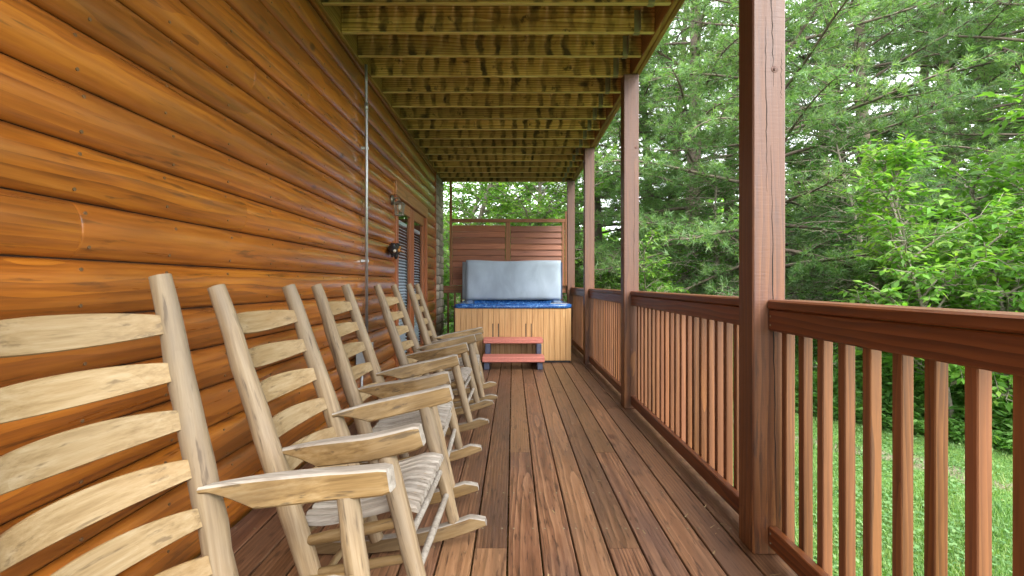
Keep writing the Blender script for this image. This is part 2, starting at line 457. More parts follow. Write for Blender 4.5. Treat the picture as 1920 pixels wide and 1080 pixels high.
class MB:
    def __init__(self): self.v, self.f = [], []
    def add(self, V, F):
        o = len(self.v); self.v += [tuple(p) for p in V]; self.f += [[i + o for i in q] for q in F]
        return self
    def box(self, x0, x1, y0, y1, z0, z1, c=0.003):
        return self.add(*cbox_data(x1 - x0, y1 - y0, z1 - z0, c, ((x0 + x1) / 2, (y0 + y1) / 2, (z0 + z1) / 2)))
    def tube(self, pts, rad, n=10, cap=True, squash=None):
        pts = [Vector(p) for p in pts]
        if not isinstance(rad, (list, tuple)): rad = [rad] * len(pts)
        o = len(self.v)
        up = None
        for i, p in enumerate(pts):
            d = (pts[min(i + 1, len(pts) - 1)] - pts[max(i - 1, 0)]).normalized()
            if up is None:
                up = Vector((1, 0, 0)) if abs(d.x) < 0.7 else Vector((0, 1, 0))
            a = (up - d * up.dot(d)).normalized(); b = d.cross(a); up = a
            for k in range(n):
                t = 2 * math.pi * k / n
                q = p + (a * math.cos(t) + b * math.sin(t)) * rad[i]
                self.v.append(tuple(q))
        for i in range(len(pts) - 1):
            for k in range(n):
                k2 = (k + 1) % n
                self.f.append([o + i * n + k, o + i * n + k2, o + (i + 1) * n + k2, o + (i + 1) * n + k])
        if cap:
            self.f.append([o + k for k in range(n)][::-1])
            self.f.append([o + (len(pts) - 1) * n + k for k in range(n)])
        return self
    def sphere(self, c, r, nu=12, nv=8):
        if not isinstance(r, (tuple, list)): r = (r, r, r)
        o = len(self.v)
        for j in range(nv + 1):
            ph = math.pi * j / nv
            for k in range(nu):
                t = 2 * math.pi * k / nu
                self.v.append((c[0] + r[0] * math.sin(ph) * math.cos(t), c[1] + r[1] * math.sin(ph) * math.sin(t), c[2] + r[2] * math.cos(ph)))
        for j in range(nv):
            for k in range(nu):
                k2 = (k + 1) % nu
                self.f.append([o + j * nu + k, o + (j + 1) * nu + k, o + (j + 1) * nu + k2, o + j * nu + k2])
        return self
    def mesh(self, name, mat, smooth=False):
        return pymesh(name, self.v, self.f, smooth, mat)
    def obj(self, name, mat, parent=None, smooth=False, loc=(0, 0, 0), rot=(0, 0, 0)):
        return new_obj(name, self.mesh(name, mat, smooth), parent, loc, rot)

def auto_smooth(me, deg=40):
    me.polygons.foreach_set('use_smooth', [True] * len(me.polygons))
    me.set_sharp_from_angle(angle=R(deg))

# ------------------------------------------------------------------ ground
GZ = -0.60
def edge_d(x, y): return (x - 5.04) * 0.808 + (y - 5.0) * 0.589      # 0 along the edge of the lawn, positive into the wood
def ground_z(x, y):
    d = np.maximum(0, edge_d(x, y) - 0.2)
    rise = 0.20 * d - 0.0045 * d * d
    rise = np.where(d > 20, 0.20 * 20 - 0.0045 * 400 + (d - 20) * 0.02, rise)
    far = np.clip((y - 60) / 100, 0, 1)
    return GZ + rise * np.clip(1.2 - far, 0, 1) + 0.02 * np.sin(x * 1.3) * np.cos(y * 1.1)

def make_ground_mat():
    t = NT('lawn_soil')
    tc = t.node('ShaderNodeTexCoord')
    P = tc.outputs['Object']
    sx = t.node('ShaderNodeSeparateXYZ'); t.l.new(P, sx.inputs[0])
    d = t.math('ADD', t.math('MULTIPLY', t.math('SUBTRACT', sx.outputs[0], 5.04), 0.808), t.math('MULTIPLY', t.math('SUBTRACT', sx.outputs[1], 5.0), 0.589))
    n1 = t.noise(P, 1.3, 5, 0.6); n2 = t.noise(P, 14, 5, 0.65); n3 = t.noise(P, 60, 3)
    green = t.ramp(n2, [(0.3, (0.055, 0.125, 0.028)), (0.55, (0.105, 0.205, 0.045)), (0.75, (0.20, 0.26, 0.085))])
    soil = t.ramp(n2, [(0.3, (0.13, 0.125, 0.07)), (0.7, (0.27, 0.24, 0.17))])
    dj = t.math('ADD', d, t.math('MULTIPLY', t.math('SUBTRACT', n1, 0.5), 1.1))
    strip = t.math('SUBTRACT', 1.0, t.math('ABSOLUTE', t.math('MULTIPLY', t.math('ADD', dj, 0.95), 3.4)), clamp=True)
    strip = t.maprange(t.math('ADD', strip, t.math('MULTIPLY', t.math('SUBTRACT', n2, 0.5), 0.8)), 0.25, 0.6, 0.0, 1.0)
    litter = t.maprange(d, -0.1, 0.7, 0.0, 1.0)
    wood_floor = t.ramp(n2, [(0.3, (0.035, 0.040, 0.016)), (0.7, (0.085, 0.085, 0.035))])
    col = t.mix(strip, green, soil)
    col = t.mix(litter, col, wood_floor)
    t.l.new(col, t.b.inputs['Base Color'])
    t.b.inputs['Roughness'].default_value = 0.95
    t.b.inputs['Specular IOR Level'].default_value = 0.15
    t.bump(t.math('ADD', n2, t.math('MULTIPLY', n3, 0.4)), 0.9, 0.05)
    return t.m
xs = np.concatenate([np.linspace(-220, -12, 16), np.arange(-10, 30, 0.5), np.linspace(32, 240, 18)])
ys = np.concatenate([np.linspace(-160, -8, 14), np.arange(-6, 34, 0.5), np.linspace(36, 320, 22)])
gx, gy = np.meshgrid(xs, ys)
gv = np.stack([gx.ravel(), gy.ravel(), ground_z(gx.ravel(), gy.ravel())], 1)
nx, ny = len(xs), len(ys)
ii, jj = np.meshgrid(np.arange(nx - 1), np.arange(ny - 1))
a = (jj * nx + ii).ravel()
ground = new_obj('ground', npmesh('ground', gv, np.stack([a, a + 1, a + nx + 1, a + nx], 1), make_ground_mat(), True))
tag(ground, 'short green lawn with a worn bare strip below the deck', kind='structure')

# ------------------------------------------------------------------ deck
DY0, DY1 = -0.90, 9.66
mb = MB()
for k in range(27):
    y = DY0 + 0.03 + k * 0.4035
    mb.box(-1.36, 1.105, y, y + 0.038, -0.235, -0.031)
mb.box(1.108, 1.146, DY0 + 0.02, DY1 - 0.02, -0.27, -0.030)
mb.box(-1.40, -1.362, DY0 + 0.02, DY1 - 0.02, -0.27, -0.030)
for y in (-0.3, 2.2, 4.7, 7.2, 9.5):
    mb.box(0.98, 1.10, y, y + 0.12, GZ - 0.1, -0.24)
deck = mb.obj('deck_floor', M['beam'])
tag(deck, 'reddish-brown stained plank deck of the covered porch', kind='structure')
GAP0, PITCH = -0.0246, 0.1467
fixed = {3: [2.2, 5.6], 4: [3.45, 7.1], -1: [2.2, 6.4], 0: [3.45, 8.0], 1: [0.95, 5.85], 2: [1.35, 6.6], 5: [1.7, 6.0]}
for k in range(-9, 8):
    x0, x1 = GAP0 + PITCH * k + 0.0035, GAP0 + PITCH * (k + 1) - 0.0035
    if k in fixed: cuts = fixed[k]
    else: cuts = sorted([random.uniform(0.6, 3.2), random.uniform(4.6, 7.4)])
    ends = [DY0] + cuts + [DY1]
    for y0, y1 in zip(ends[:-1], ends[1:]):
        L_ = round(y1 - y0 - 0.0016, 3)
        if ('pl', L_) not in _bc: _bc[('pl', L_)] = pymesh('deck_plank', *plank_data(x1 - x0, L_, 0.028, 0.005), mat=M['deck'])
        o = new_obj('deck_plank', _bc[('pl', L_)], deck, ((x0 + x1) / 2, (y0 + y1) / 2, -0.014))
        o.location.z += random.uniform(-0.0005, 0.0)
        o.rotation_euler = (0, random.uniform(-0.004, 0.004), random.uniform(-0.0003, 0.0003))
# screw heads where the planks cross the joists (planks have eased long edges, square ends)
mb = MB()
for k in range(-9, 8):
    for j in range(27):
        y = DY0 + 0.049 + j * 0.4035
        for s in (0.028, PITCH - 0.028):
            x = GAP0 + PITCH * k + s
            mb.tube([(x, y, -0.004), (x, y, 0.0007)], 0.0052, 6)
sc = mb.obj('screw_heads', M['hanger'], deck); sc['kind'] = 'stuff'

# ------------------------------------------------------------------ log cabin wall
WX = -1.390
LP = 0.1837
LZ0 = 0.1357 - LP
cabin = empty('log_cabin', (-1.5, 3.3, GZ))
cabin_off = Vector((1.5, -3.3, -GZ))
def ploc(p): return (p[0] + cabin_off.x, p[1] + cabin_off.y, p[2] + cabin_off.z)
tag(cabin, 'cabin wall of half-round logs stained glossy orange-brown beside the deck', 'cabin')
cb = MB()
cb.box(-6.0, WX - 0.008, -3.2, 5.74, GZ, 6.2)
cb.box(-6.0, WX - 0.008, 7.88, 8.79, GZ, 6.2)
cb.box(-6.0, WX - 0.008, 5.745, 7.875, 2.30, 6.2)
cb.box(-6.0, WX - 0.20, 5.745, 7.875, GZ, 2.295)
wallback = cb.obj('wall', M['wallback'], cabin, loc=tuple(cabin_off))
def log_mesh(length, seed):
    r = random.Random(seed)
    prof = []
    n = 12
    for i in range(n + 1):
        t = i / n
        z = 0.0026 + t * (LP - 0.0052)
        u = abs(2 * t - 1)
        prof.append((0.041 * max(0.0, 1 - u ** 2.2) ** 0.75, z))
    prof = [(-0.007, 0.0026)] + prof + [(-0.007, LP - 0.0026)]
    ys_ = [0.0, 0.004, 0.012]
    m = max(2, int(length / 0.5))
    ys_ += [0.012 + (length - 0.024) * i / m for i in range(1, m)] + [length - 0.012, length - 0.004, length]
    V, F = [], []
    N = len(prof)
    for j, y in enumerate(ys_):
        e = min(j, len(ys_) - 1 - j)
        s = 1.0
        w = r.uniform(-0.0012, 0.0012)
        for (x, z) in prof:
            V.append(((x * s + w) if x > 0 else x, y - length / 2, z - LP / 2))
    for j in range(len(ys_) - 1):
        for i in range(N - 1):
            a = j * N + i
            F.append([a, a + N, a + N + 1, a + 1])
    F.append(list(range(N))); F.append(list(range((len(ys_) - 1) * N, len(ys_) * N))[::-1])
    me = pymesh('log', V, F, True, M['log'])
    me.set_sharp_from_angle(angle=R(50))
    return me
_logs = {}
def put_log(y0, y1, k):
    L = round(y1 - y0 - 0.0008, 4)
    key = (L, random.randint(0, 2))
    if key not in _logs: _logs[key] = log_mesh(L, len(_logs))
    o = new_obj('log', _logs[key], cabin, ploc((WX + random.uniform(-0.0006, 0.0006), (y0 + y1) / 2, LZ0 + LP * (k + 0.5))))
    return o
JY = 4.50
fixed_l = {9: [-0.6], 7: [1.57], 6: [-0.4], 5: [3.0]}
nails = MB()
for k in range(0, 17):
    z0 = LZ0 + LP * k
    cuts = fixed_l.get(k, [random.choice([-0.6, 0.2, 0.5, 2.6, 3.3]) + random.uniform(-0.2, 0.2)])
    segs = [-3.2] + cuts + [JY]
    runs = list(zip(segs[:-1], segs[1:]))
    if z0 + LP <= 2.345:
        runs += [(JY, 5.755), (7.865, 8.72)]
    else:
        runs += [(JY, 8.72)]
    for y0, y1 in runs: put_log(y0, y1, k)
    y = 0.35 + (0.03 if k % 2 else 0)
    while y < 8.7:
        if not (5.7 < y < 7.9 and z0 < 2.35):
            for tz in (0.20, 0.80):
                yy = y + random.uniform(-0.02, 0.02); zz = z0 + LP * (tz + random.uniform(-0.03, 0.03))
                u = abs(2 * (zz - z0) / LP - 1)
                xx = WX + 0.041 * (1 - u ** 2.2) ** 0.75
                nails.tube([(xx - 0.002, yy, zz), (xx + 0.0018, yy, zz)], 0.0062, 7)
        y += 0.406
nl = nails.obj('nail_heads', M['nail'], cabin, loc=tuple(cabin_off)); nl['kind'] = 'stuff'
box('top_trim', WX + 0.004, WX + 0.030, -3.2, 8.72, 3.0772, 3.106, M['log'], cabin).location = ploc((WX + 0.017, 2.76, 3.0915))
def cpart(name, x0, x1, y0, y1, z0, z1, mat, parent=cabin, c=0.004):
    o = box(name, x0, x1, y0, y1, z0, z1, mat, parent, c)
    if parent is cabin: o.location = ploc(o.location)
    return o
cpart('corner_board', WX - 0.004, WX + 0.046, 8.723, 8.795, 0.002, 3.10, M['trim'])

# french doors
door = new_obj('door', MB().box(-0.06, 0.06, -0.002, 2.102 - 0.0, 0.0, 0.02).mesh('door_sill', M['galv']), cabin)
door.location = ploc((WX - 0.03, 5.76, 0.004))
DO = Vector((-(WX - 0.03), -5.76, -0.004))
def dpart(name, x0, x1, y0, y1, z0, z1, mat, c=0.004):
    o = box(name, x0, x1, y0, y1, z0, z1, mat, door, c)
    o.location = Vector(o.location) + DO
    return o
dpart('casing', WX - 0.02, WX + 0.052, 5.76, 5.865, 0.026, 2.18, M['trim'])
dpart('casing', WX - 0.02, WX + 0.052, 7.755, 7.86, 0.026, 2.18, M['trim'])
dpart('header', WX - 0.02, WX + 0.055, 5.758, 7.862, 2.1825, 2.338, M['trim_h'])
for (a, b) in ((5.872, 6.807), (6.813, 7.748)):
    x0, x1 = WX - 0.022, WX + 0.022
    dpart('door_stile', x0, x1, a, a + 0.125, 0.03, 2.176, M['trim'])
    dpart('door_stile', x0, x1, b - 0.125, b, 0.03, 2.176, M['trim'])
    dpart('door_rail', x0 + 0.001, x1 - 0.001, a + 0.1255, b - 0.1255, 2.04, 2.175, M['trim_h'])
    dpart('door_rail', x0 + 0.001, x1 - 0.001, a + 0.1255, b - 0.1255, 0.031, 0.25, M['trim_h'])
    dpart('pane', WX - 0.003, WX + 0.003, a + 0.122, b - 0.122, 0.246, 2.044, M['glass'], 0.0008)
    bl = MB()
    nsl = 42
    for i in range(nsl):
        z = 0.28 + i * (1.62 / nsl)
        ya, yb = a + 0.15, b - 0.15
        V = [(-0.050, ya, z + 0.004), (-0.050, yb, z + 0.004), (-0.018, yb, z - 0.018), (-0.018, ya, z - 0.018)]
        V += [(x, y, zz + 0.002) for x, y, zz in V]
        V = [(x + WX, y, zz) for x, y, zz in V]
        bl.add(V, [[3, 2, 1, 0], [4, 5, 6, 7], [0, 1, 5, 4], [1, 2, 6, 5], [2, 3, 7, 6], [3, 0, 4, 7]])
    bl.box(WX - 0.065, WX - 0.023, a + 0.14, b - 0.14, 1.905, 1.95)
    bl.obj('blind', M['blind'], door, loc=tuple(DO))
hm = MB()
hm.tube([(WX + 0.022, 6.75, 0.95), (WX + 0.065, 6.75, 0.95)], 0.012, 10).tube([(WX + 0.062, 6.75, 0.95), (WX + 0.062, 6.64, 0.945)], 0.009, 10)
hm.box(WX + 0.021, WX + 0.027, 6.73, 6.77, 0.86, 1.04)
hm.obj('door_handle', M['lampmetal'], door, loc=tuple(DO))
# interior darkness behind the glass is the room wall itself (wall part, set 20 cm back)

# stone corner pier
pier = new_obj('stone_pier', MB().box(-2.1, -1.36, 8.80, 9.64, GZ - 0.1, 3.40).mesh('mortar_core', M['mortar']), None)
tag(pier, 'pale brown stacked-stone pier at the far corner of the log wall', 'stone pier')
sr = random.Random(3)
def stone_mesh(seed):
    r = random.Random(seed)
    V, F = cbox_data(1, 1, 1, 0.16)
    V = [(x * r.uniform(.86, 1.04), y * r.uniform(.9, 1.02), z * r.uniform(.9, 1.02)) for x, y, z in V]
    return pymesh('stone', V, F, True, M['stone'])
stones = [stone_mesh(i) for i in range(6)]
z = GZ - 0.05
while z < 3.08:
    h = sr.uniform(0.08, 0.17)
    h = min(h, 3.095 - z)
    if h < 0.04: break
    y = 8.805
    while y < 9.62:
        w = min(sr.uniform(0.14, 0.34), 9.655 - y)
        if 9.655 - (y + w) < 0.07: w = 9.655 - y
        o = new_obj('stone', sr.choice(stones), pier, (-1.362, y + w / 2, z + h / 2))
        o.scale = (sr.uniform(0.05, 0.08), w - 0.012, h - 0.012)
        y += w
    x = -1.40
    while x > -2.05:
        w = sr.uniform(0.16, 0.32)
        o = new_obj('stone', sr.choice(stones), pier, (x - w / 2, 9.65, z + h / 2))
        o.scale = (w - 0.012, sr.uniform(0.05, 0.08), h - 0.012)
        x -= w
    z += h

# ------------------------------------------------------------------ upper deck overhead: ledger, joists, beams, boards
JZ0, JH = 3.11, 0.235
roof = empty('upper_deck', (0, 4.4, JZ0))
RO = Vector((0, -4.4, -JZ0))
tag(roof, 'upper deck overhead on olive-brown water-stained joists', 'deck ceiling')
def rpart(name, *a, parent=roof, c=0.004):
    o = box(name, *a, parent, c)
    o.location = Vector(o.location) + RO
    return o
RY0, RY1 = -0.82, 9.655
rpart('ledger_board', -1.376, -1.338, RY0, RY1, JZ0 - 0.002, JZ0 + JH, M['beam'])
rpart('edge_beam', 1.105, 1.143, RY0, RY1, JZ0, JZ0 + JH, M['beam'])
rpart('edge_beam', 1.146, 1.184, RY0, RY1, JZ0 - 0.004, JZ0 + JH, M['beam'])
hg = {}
def hanger_mesh(s):
    m = MB()
    for sy in (-1, 1):
        ya, yb = (sy * 0.0195, sy * 0.0218)
        m.box(*sorted((0.0, s * 0.045)), min(ya, yb), max(ya, yb), 0.003, 0.175, 0.0005)
        yc = sy * 0.055
        m.box(*sorted((0.0, s * 0.003)), min(yb, yc), max(yb, yc), 0.01, 0.17, 0.0005)
    m.box(*sorted((0.0, s * 0.045)), -0.0218, 0.0218, -0.0025, -0.0005, 0.0005)
    return m.mesh('joist_hanger', M['hanger'])
hl, hr = hanger_mesh(1), hanger_mesh(-1)
jn = 0
for n in range(-11, 15):
    y = 3.897 + 0.4069 * n
    if y < RY0 or y > RY1 - 0.03: continue
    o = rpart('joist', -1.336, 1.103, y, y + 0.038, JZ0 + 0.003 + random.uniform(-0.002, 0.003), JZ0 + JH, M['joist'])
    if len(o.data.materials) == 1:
        o.data.materials.append(M['joist_edge_lit'])
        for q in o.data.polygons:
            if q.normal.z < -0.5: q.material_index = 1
    for me, x in ((hl, -1.336), (hr, 1.103)):
        new_obj('joist_hanger', me, o, (x, 0, -JH / 2))
k = -9
while GAP0 + PITCH * k < 1.2:
    x0 = GAP0 + PITCH * k
    rpart('upper_plank', x0 + 0.002, x0 + PITCH - 0.002, RY0 - 0.02, RY1 + 0.02, JZ0 + JH + 0.001, JZ0 + JH + 0.027, M['ceil'])
    k += 1

# ------------------------------------------------------------------ porch posts
PX0, PX1 = 1.0255, 1.1655
PY = [-0.358, 2.142, 4.64, 7.176, 9.447]
plabels = ['reddish square porch post at the open end of the railing',
           'thick reddish-brown porch post split by a long crack, beside the widest-spaced balusters',
           'reddish porch post with a round knot low down, nearest the cracked post',
           'slim reddish porch post standing by the front corner of the hot tub',
           'reddish porch post at the far deck corner beside the slatted privacy screen']
posts = []
for i, y in enumerate(PY):
    p = new_obj('porch_post', pymesh('porch_post', *cbox_data(0.14, 0.14, JZ0 - 0.006, 0.006, (0, 0, (JZ0 - 0.006) / 2)), mat=M['post']), None, ((PX0 + PX1) / 2, y + 0.07, 0.002))
    tag(p, plabels[i], 'post', 'porch posts along the railing')
    posts.append(p)
def crack(parent, pts, wmax, face_y):
    V, F = [], []
    n = len(pts)
    for i, (x, z) in enumerate(pts):
        w = wmax * math.sin(math.pi * (i + 0.3) / (n - 0.4)) * random.uniform(0.6, 1.2) * 0.5
        V += [(x - w, face_y, z), (x + w, face_y, z), (x - w, face_y + 0.004, z), (x + w, face_y + 0.004, z)]
    for i in range(n - 1):
        a, b = 4 * i, 4 * i + 4
        F += [[a, a + 1, b + 1, b], [a + 1, a + 3, b + 3, b + 1], [a, b, b + 2, a + 2]]
    return new_obj('crack', pymesh('crack', V, F, False, M['dark']), parent)
rr_ = random.Random(5)
def wander(x, z0, z1, dx):
    n = 26
    return [(x + dx * i / n + rr_.uniform(-0.0025, 0.0025), z0 + (z1 - z0) * i / n) for i in range(n + 1)]
crack(posts[1], wander(0.028, 0.15, 1.75, -0.020), 0.005, -0.0708)
crack(posts[1], wander(-0.012, 1.55, 2.30, -0.004), 0.0035, -0.0708)
crack(posts[1], wander(0.018, 2.0, 2.75, -0.018), 0.004, -0.0708)
crack(posts[1], wander(0.050, 1.95, 2.15, 0.002), 0.002, -0.0708)
crack(posts[2], wander(0.02, 0.9, 2.2, 0.008), 0.003, -0.0708)
crack(posts[3], wander(0.0, 1.2, 2.6, 0.008), 0.003, -0.0708)
for p, (x, z) in ((posts[1], (0.022, 2.075)), (posts[2], (0.0, 0.55)), (posts[2], (0.045, 2.42))):
    m = MB().tube([(x, -0.066, z), (x, -0.0715, z)], [0.019, 0.014], 12)
    m.tube([(x, -0.0715, z), (x + 0.001, -0.0722, z)], [0.009, 0.007], 10)
    m.obj('knot', plain('knot_wood', (0.10, 0.04, 0.025), 0.6, 0, 90, 0.6, 0.4, 60), p)

# ------------------------------------------------------------------ railings
def baluster(parent, x, y, z0, z1, off, wx=0.037, wy=0.038):
    o = box('baluster', x, x + wx, y, y + wy, z0, z1, M['baluster'], parent, 0.003)
    o.location = Vector(o.location) - Vector(off)
    o.rotation_euler = (random.uniform(-0.004, 0.004), 0, random.uniform(-0.03, 0.03))
    return o
rlabels = ['railing section with widely spaced balusters, ending at the long-cracked post',
           'railing section between the long-cracked post and the knotted post',
           'railing section between the knotted post and the post by the hot tub',
           'railing section running alongside the hot tub to the far corner post']
for i in range(4):
    y0, y1 = PY[i] + 0.142, PY[i + 1] - 0.002
    off = (1.12, (y0 + y1) / 2, 0.0)
    r = empty('railing', off)
    tag(r, rlabels[i], 'railing', 'railing sections along the lawn side')
    def p(name, a0, a1, z0, z1, mat, yy0=y0, yy1=y1, c=0.005):
        o = box(name, a0, a1, yy0, yy1, z0, z1, mat, r, c)
        o.location = Vector(o.location) - Vector(off)
        return o
    p('handrail', 1.084, 1.212, 1.0525, 1.092, M['rail'], c=0.007)
    p('upper_rail', 1.089, 1.1265, 0.960, 1.050, M['rail'])
    p('lower_rail', 1.089, 1.1265, 0.040, 0.126, M['rail'])
    for ye in (y0 + 0.018, y1 - 0.018):
        mm = MB()
        for zz_ in (0.985, 1.022, 0.062, 0.102):
            mm.tube([(0, 0, zz_), (-0.0014, 0, zz_)], 0.0050, 8)
        so = mm.obj('screw_heads', M['hanger'], r, loc=(1.0892 - off[0], ye - off[1], 0)); so['kind'] = 'stuff'
    if i == 0: yy = [1.216 + 0.1215 * k for k in range(-11, 8)]
    else:
        n = int(round((y1 - y0) / 0.118)); st = (y1 - y0) / n
        yy = [y0 + 0.015 + st * k for k in range(n)]
    for y in yy:
        if y0 + 0.003 < y < y1 - 0.036:
            baluster(r, 1.1275, y + random.uniform(-0.004, 0.004), 0.030 + random.uniform(-0.012, 0.006), 1.046, off)

# back railing behind the tub and stone pier
BY = 9.575
r = empty('railing', (-0.17, BY, 0))
tag(r, 'low railing across the far deck end behind the hot tub', 'railing')
def p2(name, x0, x1, y0, y1, z0, z1, mat, c=0.004):
    o = box(name, x0, x1, y0, y1, z0, z1, mat, r, c)
    o.location = Vector(o.location) - Vector((-0.17, BY, 0))
    return o
p2('handrail', -1.325, 1.02, BY - 0.045, BY + 0.07, 1.085, 1.122, M['screen_h'])
p2('upper_rail', -1.325, 1.02, BY - 0.038, BY, 0.985, 1.0825, M['screen_h'])
p2('lower_rail', -1.325, 1.02, BY - 0.038, BY, 0.04, 0.128, M['screen_h'])
x = -1.26
while x < 1.0:
    p2('baluster', x, x + 0.035, BY + 0.002, BY + 0.037, 0.03, 1.08, M['baluster'])
    x += 0.128

# ------------------------------------------------------------------ privacy screen
SY = 9.49
s = empty('privacy_screen', (-0.1, SY, 1.12))
SO = Vector((-0.1, SY, 1.12))
tag(s, 'reddish-brown slatted privacy screen standing behind the hot tub cover', 'privacy screen')
def sp(name, x0, x1, y0, y1, z0, z1, mat, rot=(0, 0, 0)):
    o = box(name, x0, x1, y0, y1, z0, z1, mat, s, 0.003, rot=rot)
    o.location = Vector(o.location) - SO
    return o
sp('post', -1.20, -1.155, SY - 0.02, SY + 0.025, 1.124, 3.106, M['screen_v'])
sp('mullion', -0.143, -0.055, SY - 0.025, SY + 0.02, 1.124, 2.318, M['screen_v'])
sp('jamb', 0.925, 0.972, SY - 0.022, SY + 0.022, 1.124, 2.318, M['screen_v'])
sp('jamb', 0.985, 1.018, SY - 0.022, SY + 0.022, 1.124, 2.53, M['screen_v'])
sp('top_rail', -1.153, 0.982, SY - 0.024, SY + 0.022, 2.320, 2.385, M['screen_h'])
for (x0, x1, dz) in ((-1.152, -0.146, 0.0), (-0.052, 0.922, -0.012)):
    for k in range(10):
        z0 = 1.128 + 0.1135 * k + dz * (k > 0)
        o = sp('slat', x0 + 0.002, x1 - 0.002, SY - 0.009, SY + 0.009, z0, z0 + 0.116, M['screen'])
        o.rotation_euler = (R(-15 + random.uniform(-2, 2)), R(random.uniform(-0.25, 0.25)), 0)

# ------------------------------------------------------------------ hot tub
TX, TY0, TY1, TH = 0.854, 7.37, 9.30, 0.80
tub = empty('hot_tub', (0, (TY0 + TY1) / 2, 0.001))
TO = Vector((0, (TY0 + TY1) / 2, 0.001))
tag(tub, 'hot tub with tan plank sides and a marbled blue rim', 'hot tub')
def tp(name, x0, x1, y0, y1, z0, z1, mat, c=0.004):
    o = box(name, x0, x1, y0, y1, z0, z1, mat, tub, c)
    o.location = Vector(o.location) - TO
    return o
tp('base', -TX + 0.01, TX - 0.01, TY0 + 0.012, TY1 - 0.012, 0.001, 0.028, M['black'])
core = MB()
core.box(-TX + 0.014, TX - 0.014, TY0 + 0.014, TY0 + 0.03, 0.028, TH - 0.01).box(-TX + 0.014, TX - 0.014, TY1 - 0.03, TY1 - 0.014, 0.028, TH - 0.01)
core.box(-TX + 0.014, -TX + 0.03, TY0 + 0.031, TY1 - 0.031, 0.028, TH - 0.01).box(TX - 0.03, TX - 0.014, TY0 + 0.031, TY1 - 0.031, 0.028, TH - 0.01)
core.obj('cabinet', M['dark'], tub, loc=tuple(-TO))
npk = 21; pw = 2 * TX / npk
for i in range(npk):
    x0 = -TX + i * pw
    tp('cabinet_plank', x0 + 0.0016, x0 + pw - 0.0016, TY0, TY0 + 0.013, 0.03, TH - 0.004, M['tubwood'], 0.003)
npl = 23; pwl = (TY1 - TY0 - 0.028) / npl
for i in range(npl):
    y0 = TY0 + 0.014 + i * pwl
    for sx in (-1, 1):
        xa, xb = sorted((sx * TX, sx * (TX - 0.013)))
        tp('cabinet_plank', xa, xb, y0 + 0.0016, y0 + pwl - 0.0016, 0.03, TH - 0.004, M['tubwood'], 0.003)
for px_ in (924.0, 934.5, 986.0, 996.0):
    xv = (px_ - 962) / 127.6
    tp('vent_slot', xv - 0.0065, xv + 0.0065, TY0 - 0.0025, TY0 + 0.01, 0.37, 0.575, M['black'], 0.001)
def rrect(hx, hy, r, z, n=6):
    pts = []
    for cx, cy, a0 in ((hx - r, hy - r, 0), (-hx + r, hy - r, 90), (-hx + r, -hy + r, 180), (hx - r, -hy + r, 270)):
        for k in range(n + 1):
            t = R(a0 + 90 * k / n)
            pts.append((cx + r * math.cos(t), cy + r * math.sin(t), z))
    return pts
hx, hy = TX, (TY1 - TY0) / 2
loops = [rrect(hx - 0.03, hy - 0.03, 0.10, TH - 0.001), rrect(hx + 0.014, hy + 0.014, 0.11, TH), rrect(hx + 0.02, hy + 0.02, 0.115, TH + 0.012), rrect(hx + 0.02, hy + 0.02, 0.115, TH + 0.045),
         rrect(hx + 0.008, hy + 0.008, 0.11, TH + 0.060), rrect(hx - 0.03, hy - 0.03, 0.10, TH + 0.066), rrect(hx - 0.13, hy - 0.13, 0.16, TH + 0.060), rrect(hx - 0.155, hy - 0.155, 0.17, TH + 0.045),
         rrect(hx - 0.20, hy - 0.20, 0.2, TH - 0.12), rrect(hx - 0.30, hy - 0.30, 0.22, 0.42), rrect(hx - 0.45, hy - 0.45, 0.22, 0.38), rrect(hx - 0.52, hy - 0.52, 0.2, 0.14)]
V = [q for l in loops for q in l]; N = len(loops[0]); F = []
for j in range(len(loops) - 1):
    for i in range(N):
        i2 = (i + 1) % N
        F.append([j * N + i, j * N + i2, (j + 1) * N + i2, (j + 1) * N + i])
F.append([(len(loops) - 1) * N + i for i in range(N)])
me = pymesh('rim', V, F, True, M['shell'])
new_obj('rim', me, tub, (0, 0, -TO.z))
new_obj('water', pymesh('water', rrect(hx - 0.205, hy - 0.205, 0.2, 0.665), [list(range(N))], True, make_glass('tub_water', (0.75, 0.9, 0.95), 0.03)), tub)
cp = MB().box(0.56, 0.80, -hy + 0.02, -hy + 0.11, TH + 0.062, TH + 0.072, 0.004).obj('control_panel', M['boxgrey'], tub)
for k in range(4):
    MB().tube([(0.60 + 0.052 * k, -hy + 0.065, TH + 0.071), (0.60 + 0.052 * k, -hy + 0.065, TH + 0.075)], 0.016, 12).obj('button', M['vinyl_dark'], cp)

